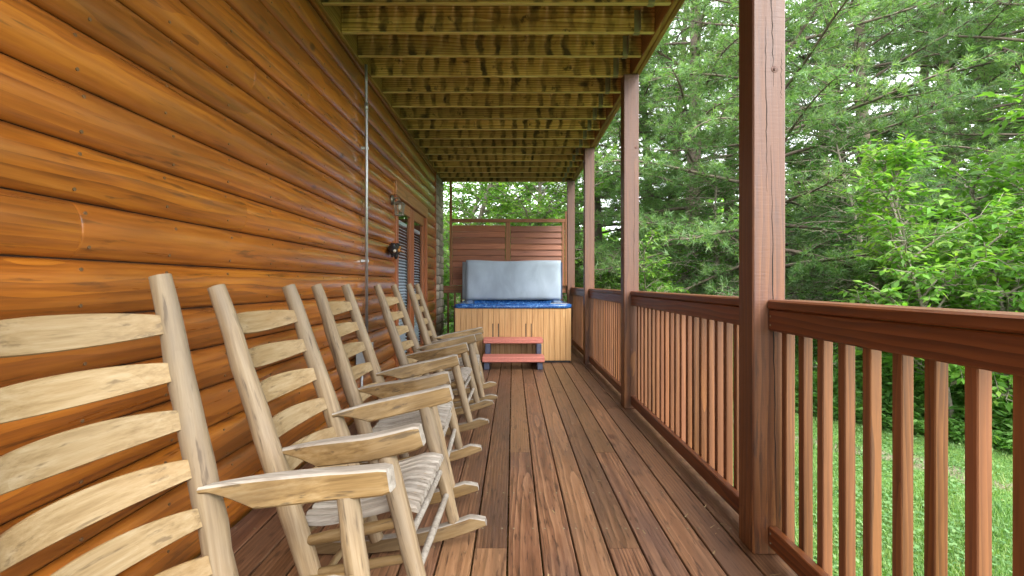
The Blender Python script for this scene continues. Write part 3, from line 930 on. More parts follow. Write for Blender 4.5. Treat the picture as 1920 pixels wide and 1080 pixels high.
# folded cover stood up on the far rim
cov = empty('hot_tub_cover', (0, 9.19, TH + 0.067))
tag(cov, 'folded grey-blue vinyl hot tub cover standing upright on the blue rim', 'tub cover')
def panel(name, x0, x1, y0, y1, z0, z1, mat, seed, puff=0.012):
    nx_, nz_ = 28, 14
    r = np.random.default_rng(seed)
    V, F = [], []
    for side in (0, 1):
        for j in range(nz_ + 1):
            for i in range(nx_ + 1):
                u, v = i / nx_, j / nz_
                ex, ez = min(u, 1 - u), min(v, 1 - v)
                rnd = min(1, ex / 0.035) * min(1, ez / 0.07)
                wr = 0.006 * math.sin(u * 31 + 4 * v + seed) * math.sin(v * 3.1) * (0.4 + math.sin(u * 7 + seed)) + 0.004 * math.sin(u * 12 - v * 9)
                t = (y1 - y0) / 2 * (0.80 + 0.20 * math.sqrt(max(0, rnd))) + puff * math.sin(math.pi * u) * math.sin(math.pi * v) + wr * min(1, ez * 6)
                yy = (y0 + y1) / 2 + (t if side else -t)
                sag = -0.010 * math.sin(math.pi * u) * v + 0.006 * math.sin(u * 9 + seed) * v
                V.append((x0 + (x1 - x0) * u, yy, z0 + (z1 - z0) * v + sag))
    n = (nx_ + 1) * (nz_ + 1)
    q = lambda i, j, s_: s_ * n + j * (nx_ + 1) + i
    for j in range(nz_):
        for i in range(nx_):
            F.append([q(i, j, 0), q(i + 1, j, 0), q(i + 1, j + 1, 0), q(i, j + 1, 0)])
            F.append([q(i, j, 1), q(i, j + 1, 1), q(i + 1, j + 1, 1), q(i + 1, j, 1)])
    for i in range(nx_):
        F.append([q(i, 0, 0), q(i, 0, 1), q(i + 1, 0, 1), q(i + 1, 0, 0)])
        F.append([q(i, nz_, 0), q(i + 1, nz_, 0), q(i + 1, nz_, 1), q(i, nz_, 1)])
    for j in range(nz_):
        F.append([q(0, j, 0), q(0, j + 1, 0), q(0, j + 1, 1), q(0, j, 1)])
        F.append([q(nx_, j, 0), q(nx_, j, 1), q(nx_, j + 1, 1), q(nx_, j + 1, 0)])
    return new_obj(name, pymesh(name, V, F, True, mat), cov)
f1 = panel('cover_panel', -0.855, 0.868, -0.105, -0.01, 0.004, 0.715, M['vinyl'], 1)
f2 = panel('cover_panel', -0.93, 0.872, 0.015, 0.105, 0.004, 0.700, M['vinyl'], 4)
MB().box(0.869, 0.895, -0.10, 0.10, 0.006, 0.68, 0.008).obj('skirt', M['vinyl_dark'], cov)
MB().tube([(-0.85 + 1.71 * i / 20, -0.060, 0.712 - 0.010 * math.sin(math.pi * i / 20) + 0.006 * math.sin(i / 20 * 9 + 1)) for i in range(21)], 0.010, 8).obj('piping', M['vinyl_pipe'], f1, True)

# steps in front of the tub
st = empty('tub_steps', (0, 6.95, 0))
tag(st, 'two-tread step unit with red treads and dark blue-grey legs before the hot tub', 'steps')
def tread(x0, x1, y0, y1, z0, z1):
    m = MB()
    V, F = cbox_data(x1 - x0, y1 - y0, z1 - z0, 0.012, ((x0 + x1) / 2, (y0 + y1) / 2 - 6.95, (z0 + z1) / 2))
    m.add(V, F)
    m.box(x0 + 0.006, x1 - 0.006, y0 - 6.95 - 0.007, y0 - 6.95 + 0.02, z0 + 0.003, z0 + 0.032, 0.004)
    return m.obj('tread', M['step_red'], st)
tread(-0.425, 0.427, 7.08, 7.345, 0.315, 0.383)
tread(-0.418, 0.425, 6.72, 7.02, 0.105, 0.178)
for x0 in (-0.395, 0.325):
    m = MB()
    m.box(x0, x0 + 0.075, 6.74 - 6.95, 6.99 - 6.95, 0.002, 0.1035, 0.008)
    m.box(x0 + 0.002, x0 + 0.073, 7.025 - 6.95, 7.335 - 6.95, 0.002, 0.3135, 0.008)
    m.box(x0 + 0.006, x0 + 0.069, 6.985 - 6.95, 7.03 - 6.95, 0.004, 0.095, 0.004)
    m.obj('leg', M['step_leg'], st)

# ------------------------------------------------------------------ things on the wall
pipe = MB()
pipe.tube([(-1.300, 4.45, 0.634), (-1.300, 4.45, 2.2), (-1.304, 4.452, 3.0), (-1.306, 4.453, 3.106)], 0.0135, 14)
cd = pipe.obj('conduit_pipe', M['galv'], None, True)
tag(cd, 'thin grey metal conduit running up the log wall to the ceiling', 'conduit')
MB().tube([(-1.3025, 4.451, 2.70), (-1.303, 4.4512, 2.76)], 0.018, 14).obj('coupling', M['galv'], cd, True)
for zz in (1.35, 2.35):
    MB().box(-1.350, -1.281, 4.442, 4.458, zz, zz + 0.025, 0.002).obj('strap', M['galv'], cd)
ob = empty('outlet_box', (-1.345, 4.4, 0.44))
tag(ob, 'grey outdoor electrical box low on the log wall beneath the conduit', 'electrical box')
MB().box(-0.002, 0.075, -0.11, 0.12, 0.0, 0.19, 0.006).obj('housing', M['boxgrey'], ob)
MB().box(0.0755, 0.086, -0.114, 0.124, -0.004, 0.194, 0.005).obj('cover', M['boxgrey'], ob)
MB().tube([(0.035, -0.06, 0.0), (0.035, -0.06, -0.436)], 0.0125, 12).tube([(0.035, -0.06, 0.0), (0.035, -0.06, -0.03)], 0.018, 12).obj('conduit_stub', M['galv'], ob, True)

ln = empty('wall_lantern', (-1.348, 5.56, 2.0))
tag(ln, 'small pewter wall lantern with frosted panes beside the glass doors', 'lantern')
MB().tube([(-0.004, 0, 0.09), (0.016, 0, 0.09), (0.024, 0, 0.09)], [0.058, 0.058, 0.04], 18).obj('backplate', M['lampmetal'], ln, True)
MB().tube([(0.02, 0, 0.09), (0.05, 0, 0.115), (0.085, 0, 0.105), (0.088, 0, 0.07)], 0.008, 8).obj('arm', M['lampmetal'], ln, True)
cg = MB()
for sx in (-1, 1):
    for sy in (-1, 1): cg.tube([(0.088 + sx * 0.036, sy * 0.036, -0.075), (0.088 + sx * 0.046, sy * 0.046, 0.045)], 0.005, 6)
cg.box(0.046, 0.130, -0.042, 0.042, -0.085, -0.072).box(0.036, 0.140, -0.052, 0.052, 0.043, 0.052)
V = [(0.032, -0.056, 0.052), (0.144, -0.056, 0.052), (0.144, 0.056, 0.052), (0.032, 0.056, 0.052), (0.088, 0, 0.088)]
cg.add(V, [[0, 1, 4], [1, 2, 4], [2, 3, 4], [3, 0, 4], [3, 2, 1, 0]])
cg.obj('cage', M['lampmetal'], ln)
V = [(0.088 + sx * (0.033 + 0.009 * k), sy * (0.033 + 0.009 * k), -0.070 + 0.110 * k) for k in (0, 1) for sx, sy in ((-1, -1), (1, -1), (1, 1), (-1, 1))]
new_obj('pane', pymesh('pane', V, [[0, 1, 5, 4], [1, 2, 6, 5], [2, 3, 7, 6], [3, 0, 4, 7]], False, M['frost']), ln)
MB().tube([(0.088, 0, 0.04), (0.088, 0, 0.0), (0.088, 0, -0.02)], [0.012, 0.018, 0.006], 10).obj('bulb', M['pale'], ln, True)

orn = empty('wall_ornament', (-1.35, 5.48, 1.54))
tag(orn, 'small black figure ornament with orange patches on the logs beside the doors', 'ornament')
bm_ = MB()
for c_, r_ in (((0.055, -0.02, 0.0), (0.055, 0.11, 0.062)), ((0.065, -0.145, -0.012), (0.05, 0.058, 0.05)), ((0.085, -0.195, -0.03), (0.032, 0.034, 0.028)),
               ((0.06, 0.10, 0.01), (0.05, 0.05, 0.065)), ((0.06, -0.13, 0.04), (0.018, 0.02, 0.022)), ((0.085, -0.16, 0.035), (0.016, 0.02, 0.02)),
               ((0.05, -0.08, -0.055), (0.022, 0.03, 0.045)), ((0.05, 0.09, -0.06), (0.025, 0.032, 0.05)), ((0.07, 0.13, 0.055), (0.02, 0.035, 0.02)), ((0.01, 0.0, 0.0), (0.02, 0.06, 0.03))):
    bm_.sphere(c_, r_)
ob_ = bm_.obj('figure', M['black'], orn, True)
md = ob_.modifiers.new('union', 'REMESH'); md.mode = 'VOXEL'; md.voxel_size = 0.009; md.use_smooth_shade = True
MB().sphere((0.106, -0.215, -0.035), (0.016, 0.018, 0.016)).obj('muzzle', M['pale'], orn, True)
MB().sphere((0.104, -0.01, -0.015), (0.012, 0.05, 0.022)).sphere((0.10, 0.065, 0.02), (0.012, 0.03, 0.016)).obj('painted_patch', M['orange'], orn, True)
MB().tube([(0.10, 0.02, -0.012), (0.105, 0.26, -0.02)], 0.006, 8).obj('rod', M['orange'], orn, True)

# ------------------------------------------------------------------ rocking chairs
RR = 1.6
def tubeobj(name, pts, rad, mat, parent, n=12, jitter=0.0, seed=0, seg=8):
    r = random.Random(seed)
    P, Rd = [], []
    if not isinstance(rad, (list, tuple)): rad = [rad, rad]
    for i in range(seg + 1):
        t = i / seg
        f = t * (len(pts) - 1); j = min(int(f), len(pts) - 2); u = f - j
        p = Vector(pts[j]).lerp(Vector(pts[j + 1]), u)
        g = t * (len(rad) - 1); jj_ = min(int(g), len(rad) - 2); w = g - jj_
        rd = rad[jj_] * (1 - w) + rad[jj_ + 1] * w
        if 0 < i < seg:
            p += Vector((r.uniform(-1, 1), r.uniform(-1, 1), 0)) * jitter
            rd *= 1 + r.uniform(-1, 1) * jitter * 9
        P.append(p); Rd.append(rd)
    m = MB().tube(P, Rd, n)
    # soften the ends
    me = m.mesh(name, mat, True)
    me.set_sharp_from_angle(angle=R(55))
    return new_obj(name, me, parent)

def back_slat(parent, half, z, xoff, seed):
    r = random.Random(seed)
    n = 18; bow = 0.058; th = 0.013
    V, F = [], []
    up = 0.028 + r.uniform(-0.003, 0.004); dn = 0.006
    for i in range(n + 1):
        u = -1 + 2 * i / n
        y = u * half
        a = 1 - u * u
        x = -bow * a ** 0.9
        zt = 0.024 + up * a ** 0.75; zb = -0.022 - dn * a
        V += [(x + th / 2, y, zb + 0.002), (x + th / 2, y, zt - 0.002), (x + th / 2 - 0.003, y, zt), (x - th / 2, y, zt - 0.001), (x - th / 2, y, zb), (x + th / 2 - 0.003, y, zb)]
    for i in range(n):
        for k in range(6):
            k2 = (k + 1) % 6
            a, b = i * 6, i * 6 + 6
            F.append([a + k, b + k, b + k2, a + k2])
    F.append([0, 1, 2, 3, 4, 5]); F.append([n * 6 + k for k in range(6)][::-1])
    me = pymesh('back_slat', V, F, True, M['chair_y']); me.set_sharp_from_angle(angle=R(45))
    return new_obj('back_slat', me, parent, (xoff, 0, z), (0, R(-3.5), 0))

def arm(parent, sgn):
    n = 22
    V, F = [], []
    for i in range(n + 1):
        t = i / n
        x = -0.312 + 0.495 * t
        yc = sgn * (0.232 + 0.075 * min(1, t * 1.5))
        w = 0.015 + 0.013 * min(1, max(0, t * 2.4)) ** 1.0
        zt = 0.660 - 0.022 * t + 0.004 * math.sin(t * 6)
        h = 0.018 + 0.060 * max(0.0, min(1, (t - 0.03) / 0.24)) ** 1.3 - 0.010 * max(0, (t - 0.4))
        if t > 0.955: w *= 0.86; zt -= 0.005; h -= 0.010
        e = 0.006
        prof = [(-w, -h + e), (-w, -e), (-w + e, 0), (w - e, 0), (w, -e), (w, -h + e), (w - e, -h), (-w + e, -h)]
        for (a, b) in prof: V.append((x, yc + a, zt + b))
    for i in range(n):
        for k in range(8):
            k2 = (k + 1) % 8
            F.append([i * 8 + k, (i + 1) * 8 + k, (i + 1) * 8 + k2, i * 8 + k2])
    F.append(list(range(8))); F.append([n * 8 + k for k in range(8)][::-1])
    me = pymesh('arm', V, F, True); me.materials.append(M['chair_x']); me.materials.append(M['chair_grey'])
    for q in me.polygons:
        nn = q.normal
        if nn.z * (1 if True else -1) > 0.6 or q.index % 8 == 2 and q.index < n * 8: q.material_index = 1
        if q.index >= n * 8: q.material_index = 1
    me.set_sharp_from_angle(angle=R(35))
    return new_obj('arm', me, parent)

def rocker(parent, sgn):
    n = 26
    V, F = [], []
    for i in range(n + 1):
        t = i / n
        x = -0.62 + 0.80 * t
        yc = sgn * (0.262 + 0.040 * t)
        zb = RR - math.sqrt(RR * RR - x * x)
        h = 0.060
        if t < 0.06: h = 0.040
        if t > 0.93: h = 0.060 - 0.034 * (t - 0.93) / 0.07
        w = 0.021; e = 0.004
        prof = [(-w, e), (-w, h - e), (-w + e, h), (w - e, h), (w, h - e), (w, e), (w - e, 0), (-w + e, 0)]
        for (a, b) in prof: V.append((x, yc + a, zb + b))
    for i in range(n):
        for k in range(8):
            k2 = (k + 1) % 8
            F.append([i * 8 + k, (i + 1) * 8 + k, (i + 1) * 8 + k2, i * 8 + k2])
    F.append(list(range(8))); F.append([n * 8 + k for k in range(8)][::-1])
    me = pymesh('rocker', V, F, True); me.materials.append(M['chair_x']); me.materials.append(M['chair_grey'])
    for q in me.polygons:
        if q.index < n * 8 and q.index % 8 in (1, 2, 3): q.material_index = 1
        if q.index >= n * 8: q.material_index = 1
    me.set_sharp_from_angle(angle=R(35))
    return new_obj('rocker', me, parent)

def seat_slat(parent, y0b, y1b, y0f, y1f, seed):
    r = random.Random(seed)
    n = 12; th = 0.022
    V, F = [], []
    for i in range(n + 1):
        t = i / n
        x = -0.318 + 0.405 * t
        z = 0.398 + 0.014 * max(0, 1 - t * 5) - 0.006 * math.sin(math.pi * t) - 0.030 * max(0, (t - 0.82) / 0.18) ** 1.7 + r.uniform(-0.0008, 0.0008)
        ya, yb = y0b + (y0f - y0b) * t, y1b + (y1f - y1b) * t
        V += [(x, ya, z - th), (x, ya, z - 0.007), (x, ya + 0.007, z), (x, yb - 0.007, z), (x, yb, z - 0.007), (x, yb, z - th)]
    for i in range(n):
        for k in range(6):
            k2 = (k + 1) % 6
            F.append([i * 6 + k, i * 6 + 6 + k, i * 6 + 6 + k2, i * 6 + k2])
    F.append(list(range(6))); F.append([n * 6 + k for k in range(6)][::-1])
    me = pymesh('seat_slat', V, F, True, M['chair_grey']); me.set_sharp_from_angle(angle=R(40))
    return new_obj('seat_slat', me, parent)

def make_chair():
    c = empty('rocking_chair')
    PB = lambda z: -0.288 - 0.0617 * (z - 0.06)          # back post line
    for sgn in (-1, 1):
        tubeobj('back_post', [(PB(0.055), sgn * 0.268, 0.082), (PB(0.62), sgn * 0.258, 0.62), (PB(1.232), sgn * 0.25, 1.232)],
                [0.029, 0.036, 0.037, 0.034, 0.027], M['chair_z'], c, 14, 0.0025, 3 + sgn, 14)
        tubeobj('front_leg', [(0.045, sgn * 0.300, 0.058), (0.056, sgn * 0.303, 0.572)], [0.025, 0.030, 0.032, 0.029], M['chair_z'], c, 14, 0.002, 8 + sgn, 8)
        arm(c, sgn); rocker(c, sgn)
        tubeobj('rung', [(PB(0.362), sgn * 0.262, 0.356), (0.05, sgn * 0.301, 0.352)], [0.016, 0.020, 0.016], M['chair_x'], c, 10, 0.0015, 20 + sgn, 8)
        tubeobj('rung', [(PB(0.25), sgn * 0.264, 0.250), (0.05, sgn * 0.301, 0.236)], [0.013, 0.0165, 0.013], M['chair_x'], c, 10, 0.0015, 24 + sgn, 8)
    for z, rd in ((0.352, 0.019), (0.283, 0.0135), (0.178, 0.0135)):
        tubeobj('rung', [(0.05, -0.30, z + 0.006), (0.05, 0.30, z + 0.006)], [rd * 0.85, rd, rd * 0.85], M['chair_y'] if z > 0.3 else M['chair_grey'], c, 10, 0.001, int(z * 100), 8)
    for z, rd in ((0.368, 0.018), (0.200, 0.0135)):
        tubeobj('rung', [(PB(z), -0.262, z), (PB(z), 0.262, z)], [rd * 0.85, rd, rd * 0.85], M['chair_y'], c, 10, 0.001, int(z * 100), 8)
    for i, z in enumerate((1.095, 0.967, 0.838, 0.708, 0.578, 0.452)):
        back_slat(c, 0.238, z, PB(z) + 0.004, i)
    ns = 9
    for i in range(ns):
        b0, b1 = -0.222 + 0.444 * i / ns, -0.222 + 0.444 * (i + 1) / ns
        f0, f1 = -0.262 + 0.524 * i / ns, -0.262 + 0.524 * (i + 1) / ns
        seat_slat(c, b0 + 0.007, b1 - 0.007, f0 + 0.007, f1 - 0.007, i)
    return c

def place_chair(c, cx, yc, deg, turn=0.0):
    """roll the chair back on its rockers: turn about the rocker circle's centre, so it stays on the deck"""
    th = R(deg)
    c.rotation_euler = (0, -th, R(turn))
    ox = RR * math.sin(th)
    c.location = (cx + ox * math.cos(R(turn)), yc + ox * math.sin(R(turn)), RR - RR * math.cos(th) + 0.0015)
    # local z axis tilts towards -x when rotated by -th about y: origin sits at centre - Rot*(0,0,R)

def copy_tree(o):
    n = o.copy(); C.objects.link(n)
    for ch in [q for q in o.children]:
        d = ch.copy(); C.objects.link(d); d.parent = n
    return n
chair_list = [(-0.70, 1.075, 9.0, -8, 'weathered tan rocking chair fifth from the hot tub, at the open end of the row'),
              (-0.720, 1.89, 15.5, -1.5, 'weathered tan rocking chair fourth from the hot tub, tilted well back'),
              (-0.770, 2.84, 15.0, 2, 'weathered tan rocking chair third from the hot tub, before the grey conduit'),
              (-0.785, 4.05, 16.0, -1, 'weathered tan rocking chair second from the hot tub'),
              (-0.720, 4.90, 14.2, 3, 'weathered tan rocking chair closest to the hot tub and glass doors')]
proto = make_chair()
for i, (cx, yc, dg, tn, lab) in enumerate(chair_list):
    c = proto if i == 0 else copy_tree(proto)
    place_chair(c, cx, yc, dg, tn)
    tag(c, lab, 'rocking chair', 'row of rocking chairs along the log wall')

# ------------------------------------------------------------------ vegetation
def unit(v): return v / np.maximum(1e-9, np.linalg.norm(v, axis=-1, keepdims=True))

def tubes_np(paths, n=5):
    """paths: list of (points Kx3, radii K) -> verts, quads"""
    Vs, Fs, o = [], [], 0
    ang = np.arange(n) * 2 * math.pi / n
    for P, r in paths:
        P = np.asarray(P, float); K = len(P)
        d = unit(np.gradient(P, axis=0))
        ref = np.where(np.abs(d[:, 2:3]) < 0.9, np.array([[0, 0, 1.0]]), np.array([[1.0, 0, 0]]))
        a = unit(np.cross(d, ref)); b = np.cross(d, a)
        ring = P[:, None] + (a[:, None] * np.cos(ang)[None, :, None] + b[:, None] * np.sin(ang)[None, :, None]) * np.asarray(r)[:, None, None]
        Vs.append(ring.reshape(-1, 3))
        i = np.arange(K - 1)[:, None] * n; k = np.arange(n)[None, :]; k2 = (k + 1) % n
        Fs.append(np.stack([i + k, i + k2, i + n + k2, i + n + k], -1).reshape(-1, 4) + o)
        o += K * n
    return np.concatenate(Vs), np.concatenate(Fs)

def pine(seed, H=11.0, limbs=58, spread=0.30, low=0.12, tuft_gap=0.11, needles=15, nl=0.125, nw=0.0135, lean=0.4):
    r = np.random.default_rng(seed)
    paths = []
    tz = np.linspace(0, 1, 14)
    bend = np.stack([lean * np.sin(tz * 2.2 + seed), lean * np.sin(tz * 1.7 + 2 * seed), tz * H], 1); bend[:, :2] -= bend[0, :2]
    paths.append((bend, 0.02 + 0.0135 * H * (1 - tz) ** 0.8))
    tp_, td_ = [], []
    for k in range(limbs):
        f = low + (0.985 - low) * ((k + r.random()) / limbs)
        base = np.array([np.interp(f, tz, bend[:, i]) for i in range(3)])
        az = k * 2.39996 + r.normal(0, 0.35)
        L = spread * H * (1.02 - f) ** 0.62 * r.uniform(0.65, 1.15) * (0.55 + 0.45 * min(1, f / 0.3)) + 0.25
        el = R(-4 + 42 * f + r.normal(0, 9))
        m = 9
        t = np.linspace(0, 1, m)
        hz = np.array([math.cos(az), math.sin(az), 0]); sd_ = np.array([-math.sin(az), math.cos(az), 0])
        P = base + np.outer(t * L * math.cos(el), hz) + np.outer(np.sin(t * 3 + r.random() * 6) * 0.06 * L * t, sd_)
        P[:, 2] += t * L * math.sin(el) - 0.10 * L * t * t + 0.05 * L * np.sin(t * 4 + r.random() * 6) * t
        paths.append((P, (0.0085 * L + 0.006) * (1 - t) ** 0.7 + 0.004))
        ns = int(L / 0.15) + 3
        for j in range(ns):
            u = 0.20 + 0.80 * (j + r.random()) / ns
            q = np.array([np.interp(u, t, P[:, i]) for i in range(3)])
            dl = unit(P[-1] - P[0])
            side = (1 if j % 2 else -1)
            l2 = (0.16 + 0.42 * L * (1.05 - u) * 0.6) * r.uniform(0.6, 1.2)
            d2 = unit(dl * r.uniform(0.4, 0.9) + sd_ * side * r.uniform(0.5, 1.1) + np.array([0, 0, r.normal(0.12, 0.28)]))
            mm = 4
            tt = np.linspace(0, 1, mm)
            Q = q + np.outer(tt * l2, d2); Q[:, 2] += -0.06 * l2 * tt ** 2
            if l2 > 0.14: paths.append((Q, 0.0065 * (1 - tt) + 0.0028))
            nt = max(2, int(l2 / tuft_gap))
            for w in range(nt):
                s_ = (w + 1) / nt
                pos = np.array([np.interp(s_, tt, Q[:, i]) for i in range(3)]) + r.normal(0, 0.035, 3)
                dd = unit(d2 + r.normal(0, 0.45, 3) + np.array([0, 0, 0.25]))
                tp_.append(pos); td_.append(dd)
                if r.random() < 0.35:
                    tp_.append(pos + r.normal(0, 0.07, 3)); td_.append(unit(dd + r.normal(0, 0.6, 3)))
    tp_, td_ = np.array(tp_), np.array(td_)
    n = len(tp_)
    # needles fanned about the twig direction
    ref = unit(r.normal(size=(n, 3))); A = unit(np.cross(td_, ref)); B = np.cross(td_, A)
    ph = (np.arange(needles) * 2.39996)[None, :] + r.random((n, 1)) * 6.28
    sp_ = np.radians(r.uniform(18, 82, (n, needles)))
    D = td_[:, None] * np.cos(sp_)[..., None] + (A[:, None] * np.cos(ph)[..., None] + B[:, None] * np.sin(ph)[..., None]) * np.sin(sp_)[..., None]
    ln_ = nl * r.uniform(0.7, 1.25, (n, needles, 1))
    O = tp_[:, None] + td_[:, None] * r.uniform(-0.04, 0.03, (n, needles, 1))
    Wv = unit(np.cross(D, unit(r.normal(size=(n, needles, 3))))) * nw * r.uniform(0.7, 1.2, (n, needles, 1))
    V = np.stack([O - Wv * 0.5, O + Wv * 0.5, O + D * ln_ + Wv * 0.12], 2).reshape(-1, 3)
    Fc = np.arange(len(V)).reshape(-1, 3)
    wv_, wf_ = tubes_np(paths[:1], 9)
    bv_, bf_ = tubes_np(paths[1:], 4)
    trunk = npmesh('trunk', np.concatenate([wv_, bv_]), np.concatenate([wf_, bf_ + len(wv_)]), M['bark'], True)
    crown = (V, Fc)
    return trunk, crown

def leaves_np(pos, dirs, size, r, droop=0.25, fold=0.25, aspect=0.5):
    n = len(pos)
    dirs = unit(dirs + np.array([0, 0, -droop]))
    upv = unit(np.array([[0, 0, 1.0]]) + r.normal(0, 0.45, (n, 3)))
    S = unit(np.cross(dirs, upv)); U = np.cross(S, dirs)
    L = (size * r.uniform(0.6, 1.25, n))[:, None]
    W = L * aspect * 0.5
    p0 = pos; p1 = pos + dirs * L * 0.42 + S * W + U * W * fold; p2 = pos + dirs * L; p3 = pos + dirs * L * 0.42 - S * W + U * W * fold
    V = np.stack([p0, p1, p2, p3], 1).reshape(-1, 3)
    i = np.arange(n)[:, None] * 4
    F = np.concatenate([i + np.array([[0, 1, 2]]), i + np.array([[0, 2, 3]])])
    return V, F

def broadleaf(seed, H=9.0, nb=34, spread=0.36, low=0.2, leaf=0.11, per=0.055, sub=9, aspect=0.52, upright=28, droop=0.3, stems=1, trunk_r=0.011):
    r = np.random.default_rng(seed)
    paths, lp, ld = [], [], []
    for s_ in range(stems):
        tz = np.linspace(0, 1, 12)
        ln_ = H * (1.0 if s_ == 0 else r.uniform(0.6, 0.9))
        lx, ly = r.normal(0, 0.10 if stems == 1 else 0.30, 2) * ln_
        bend = np.stack([lx * tz ** 1.3 + 0.04 * ln_ * np.sin(tz * 4 + seed), ly * tz ** 1.3 + 0.04 * ln_ * np.sin(tz * 3 + seed * 2), tz * ln_], 1); bend[:, :2] -= bend[0, :2]
        paths.append((bend, 0.008 + trunk_r * ln_ * (1 - tz) ** 0.8))
        for k in range(nb):
            f = low + (1 - low) * ((k + r.random()) / nb)
            base = np.array([np.interp(f, tz, bend[:, i]) for i in range(3)])
            az = k * 2.39996 + r.normal(0, 0.5)
            L = spread * ln_ * (1.12 - f) ** 0.55 * r.uniform(0.55, 1.15) + 0.15
            el = R(upright + 25 * f + r.normal(0, 12))
            t = np.linspace(0, 1, 7)
            hz = np.array([math.cos(az), math.sin(az), 0]); sd_ = np.array([-math.sin(az), math.cos(az), 0])
            P = base + np.outer(t * L * math.cos(el), hz) + np.outer(np.sin(t * 3 + r.random() * 6) * 0.08 * L * t, sd_)
            P[:, 2] += t * L * math.sin(el) - 0.20 * L * t * t
            paths.append((P, (0.010 * L + 0.003) * (1 - t) ** 0.7 + 0.0025))
            ns = max(3, int(sub * L ** 0.7))
            for j in range(ns):
                u = 0.15 + 0.85 * (j + r.random()) / ns
                q = np.array([np.interp(u, t, P[:, i]) for i in range(3)])
                l2 = (0.18 + 0.30 * L * (1.1 - u)) * r.uniform(0.6, 1.2)
                d2 = unit(unit(P[-1] - P[0]) * r.uniform(0.3, 0.9) + sd_ * (1 if j % 2 else -1) * r.uniform(0.4, 1.1) + np.array([0, 0, r.normal(0.05, 0.35)]))
                tt = np.linspace(0, 1, 4)
                Q = q + np.outer(tt * l2, d2); Q[:, 2] -= 0.18 * l2 * tt ** 2
                paths.append((Q, 0.004 * (1 - tt) + 0.0015))
                nlv = max(4, int(l2 / per))
                sidev = unit(np.cross(d2, np.array([0, 0, 1.0])))
                s2 = (np.arange(nlv) + 1) / nlv
                pts = np.stack([np.interp(s2, tt, Q[:, i]) for i in range(3)], 1)
                alt = np.where(np.arange(nlv) % 2, 1.0, -1.0)[:, None]
                dv = unit(d2[None] * 0.55 + sidev[None] * alt * 0.85 + r.normal(0, 0.28, (nlv, 3)))
                dv[-1] = unit(d2 + r.normal(0, 0.2, 3))
                lp.append(pts); ld.append(dv)
    lp, ld = np.concatenate(lp), np.concatenate(ld)
    V, F = leaves_np(lp, ld, leaf, r, droop, 0.25, aspect)
    wv_, wf_ = tubes_np(paths[:1], 7); bv_, bf_ = tubes_np(paths[1:], 4)
    return npmesh('trunk', np.concatenate([wv_, bv_]), np.concatenate([wf_, bf_ + len(wv_)]), M['bark2'], True), (V, F)

def plant(name, kit, matname, xy, rotz, scale, label, cat, group=None, sink=0.05):
    trunk, crown = kit
    key = (id(crown), matname)
    if key not in _cr: _cr[key] = npmesh('crown', crown[0], crown[1], M[matname])
    z = float(ground_z(np.array(xy[0]), np.array(xy[1]))) - sink
    e = empty(name, (xy[0], xy[1], z), (0, 0, rotz)); e.scale = (scale,) * 3
    tag(e, label, cat, group)
    new_obj('trunk', trunk, e); new_obj('crown', _cr[key], e)
    return e
_cr = {}
PA = pine(1, 11.5, 74, 0.33, 0.05); PB_ = pine(2, 12.5, 80, 0.30, 0.05); PC = pine(5, 10.5, 74, 0.35, 0.04)
print('pine tris', [len(k[1][1]) for k in (PA, PB_, PC)])
BA = broadleaf(3, 9.0, 64, 0.36, 0.05, 0.11, 0.042, 15); BB = broadleaf(8, 8.0, 60, 0.40, 0.04, 0.115, 0.042, 15)
print('leaf tris', [len(k[1][1]) for k in (BA, BB)])
CE = broadleaf(12, 4.2, 80, 0.30, 0.03, 0.080, 0.026, 16, 0.30, 8, 0.1)
SA = broadleaf(21, 3.3, 34, 0.38, 0.12, 0.112, 0.029, 16, 0.44, 34, 0.45, 1, 0.007)
SB = broadleaf(26, 3.0, 30, 0.42, 0.10, 0.112, 0.029, 16, 0.44, 30, 0.5, 2, 0.007)
print('others', [len(k[1][1]) for k in (CE, SA, SB)])

def pol(px, dist):      # a spot at a bearing (as a column of the photograph) and a distance along the deck's axis
    return ((px - 962) / 940.0 * dist, dist)
pine_spots = [(1435, 8.9, PA, 0.2, 1.0), (1290, 11.0, PB_, 1.4, 1.0), (1120, 15.0, PC, 2.2, 1.05), (1640, 10.6, PC, 3.9, 1.05), (1800, 11.5, PB_, 5.0, 1.0),
              (1980, 9.2, PA, 3.3, 0.95), (1530, 14.5, PB_, 2.9, 1.05), (1225, 16.5, PA, 4.4, 1.0), (2080, 12.0, PB_, 0.5, 1.1), (2250, 9.0, PC, 1.1, 1.0), (1365, 14.0, PC, 5.2, 1.0), (1180, 12.6, PA, 2.6, 0.95), (1080, 19.0, PB_, 0.8, 1.0), (1710, 14.0, PA, 0.9, 1.0), (1245, 13.5, PC, 0.3, 1.0), (1580, 12.4, PA, 4.9, 1.0), (1880, 13.8, PC, 2.4, 1.05)]
for i, (px_, dist, kit, rz, sc_) in enumerate(pine_spots):
    x, y = pol(px_, dist)
    if i == 0: plant('pine_tree', kit, 'needle', (x, y), rz, sc_, 'tall feathery pine with bare dark limbs rising just behind the cracked post', 'pine tree', 'pines beyond the lawn')
    else: plant('pine_tree', kit, 'needle' if i % 3 else 'needle2', (x, y), rz, sc_, 'tall pine among the crowded pines of the wood beyond the lawn', 'pine tree', 'crowded pines beyond the lawn')
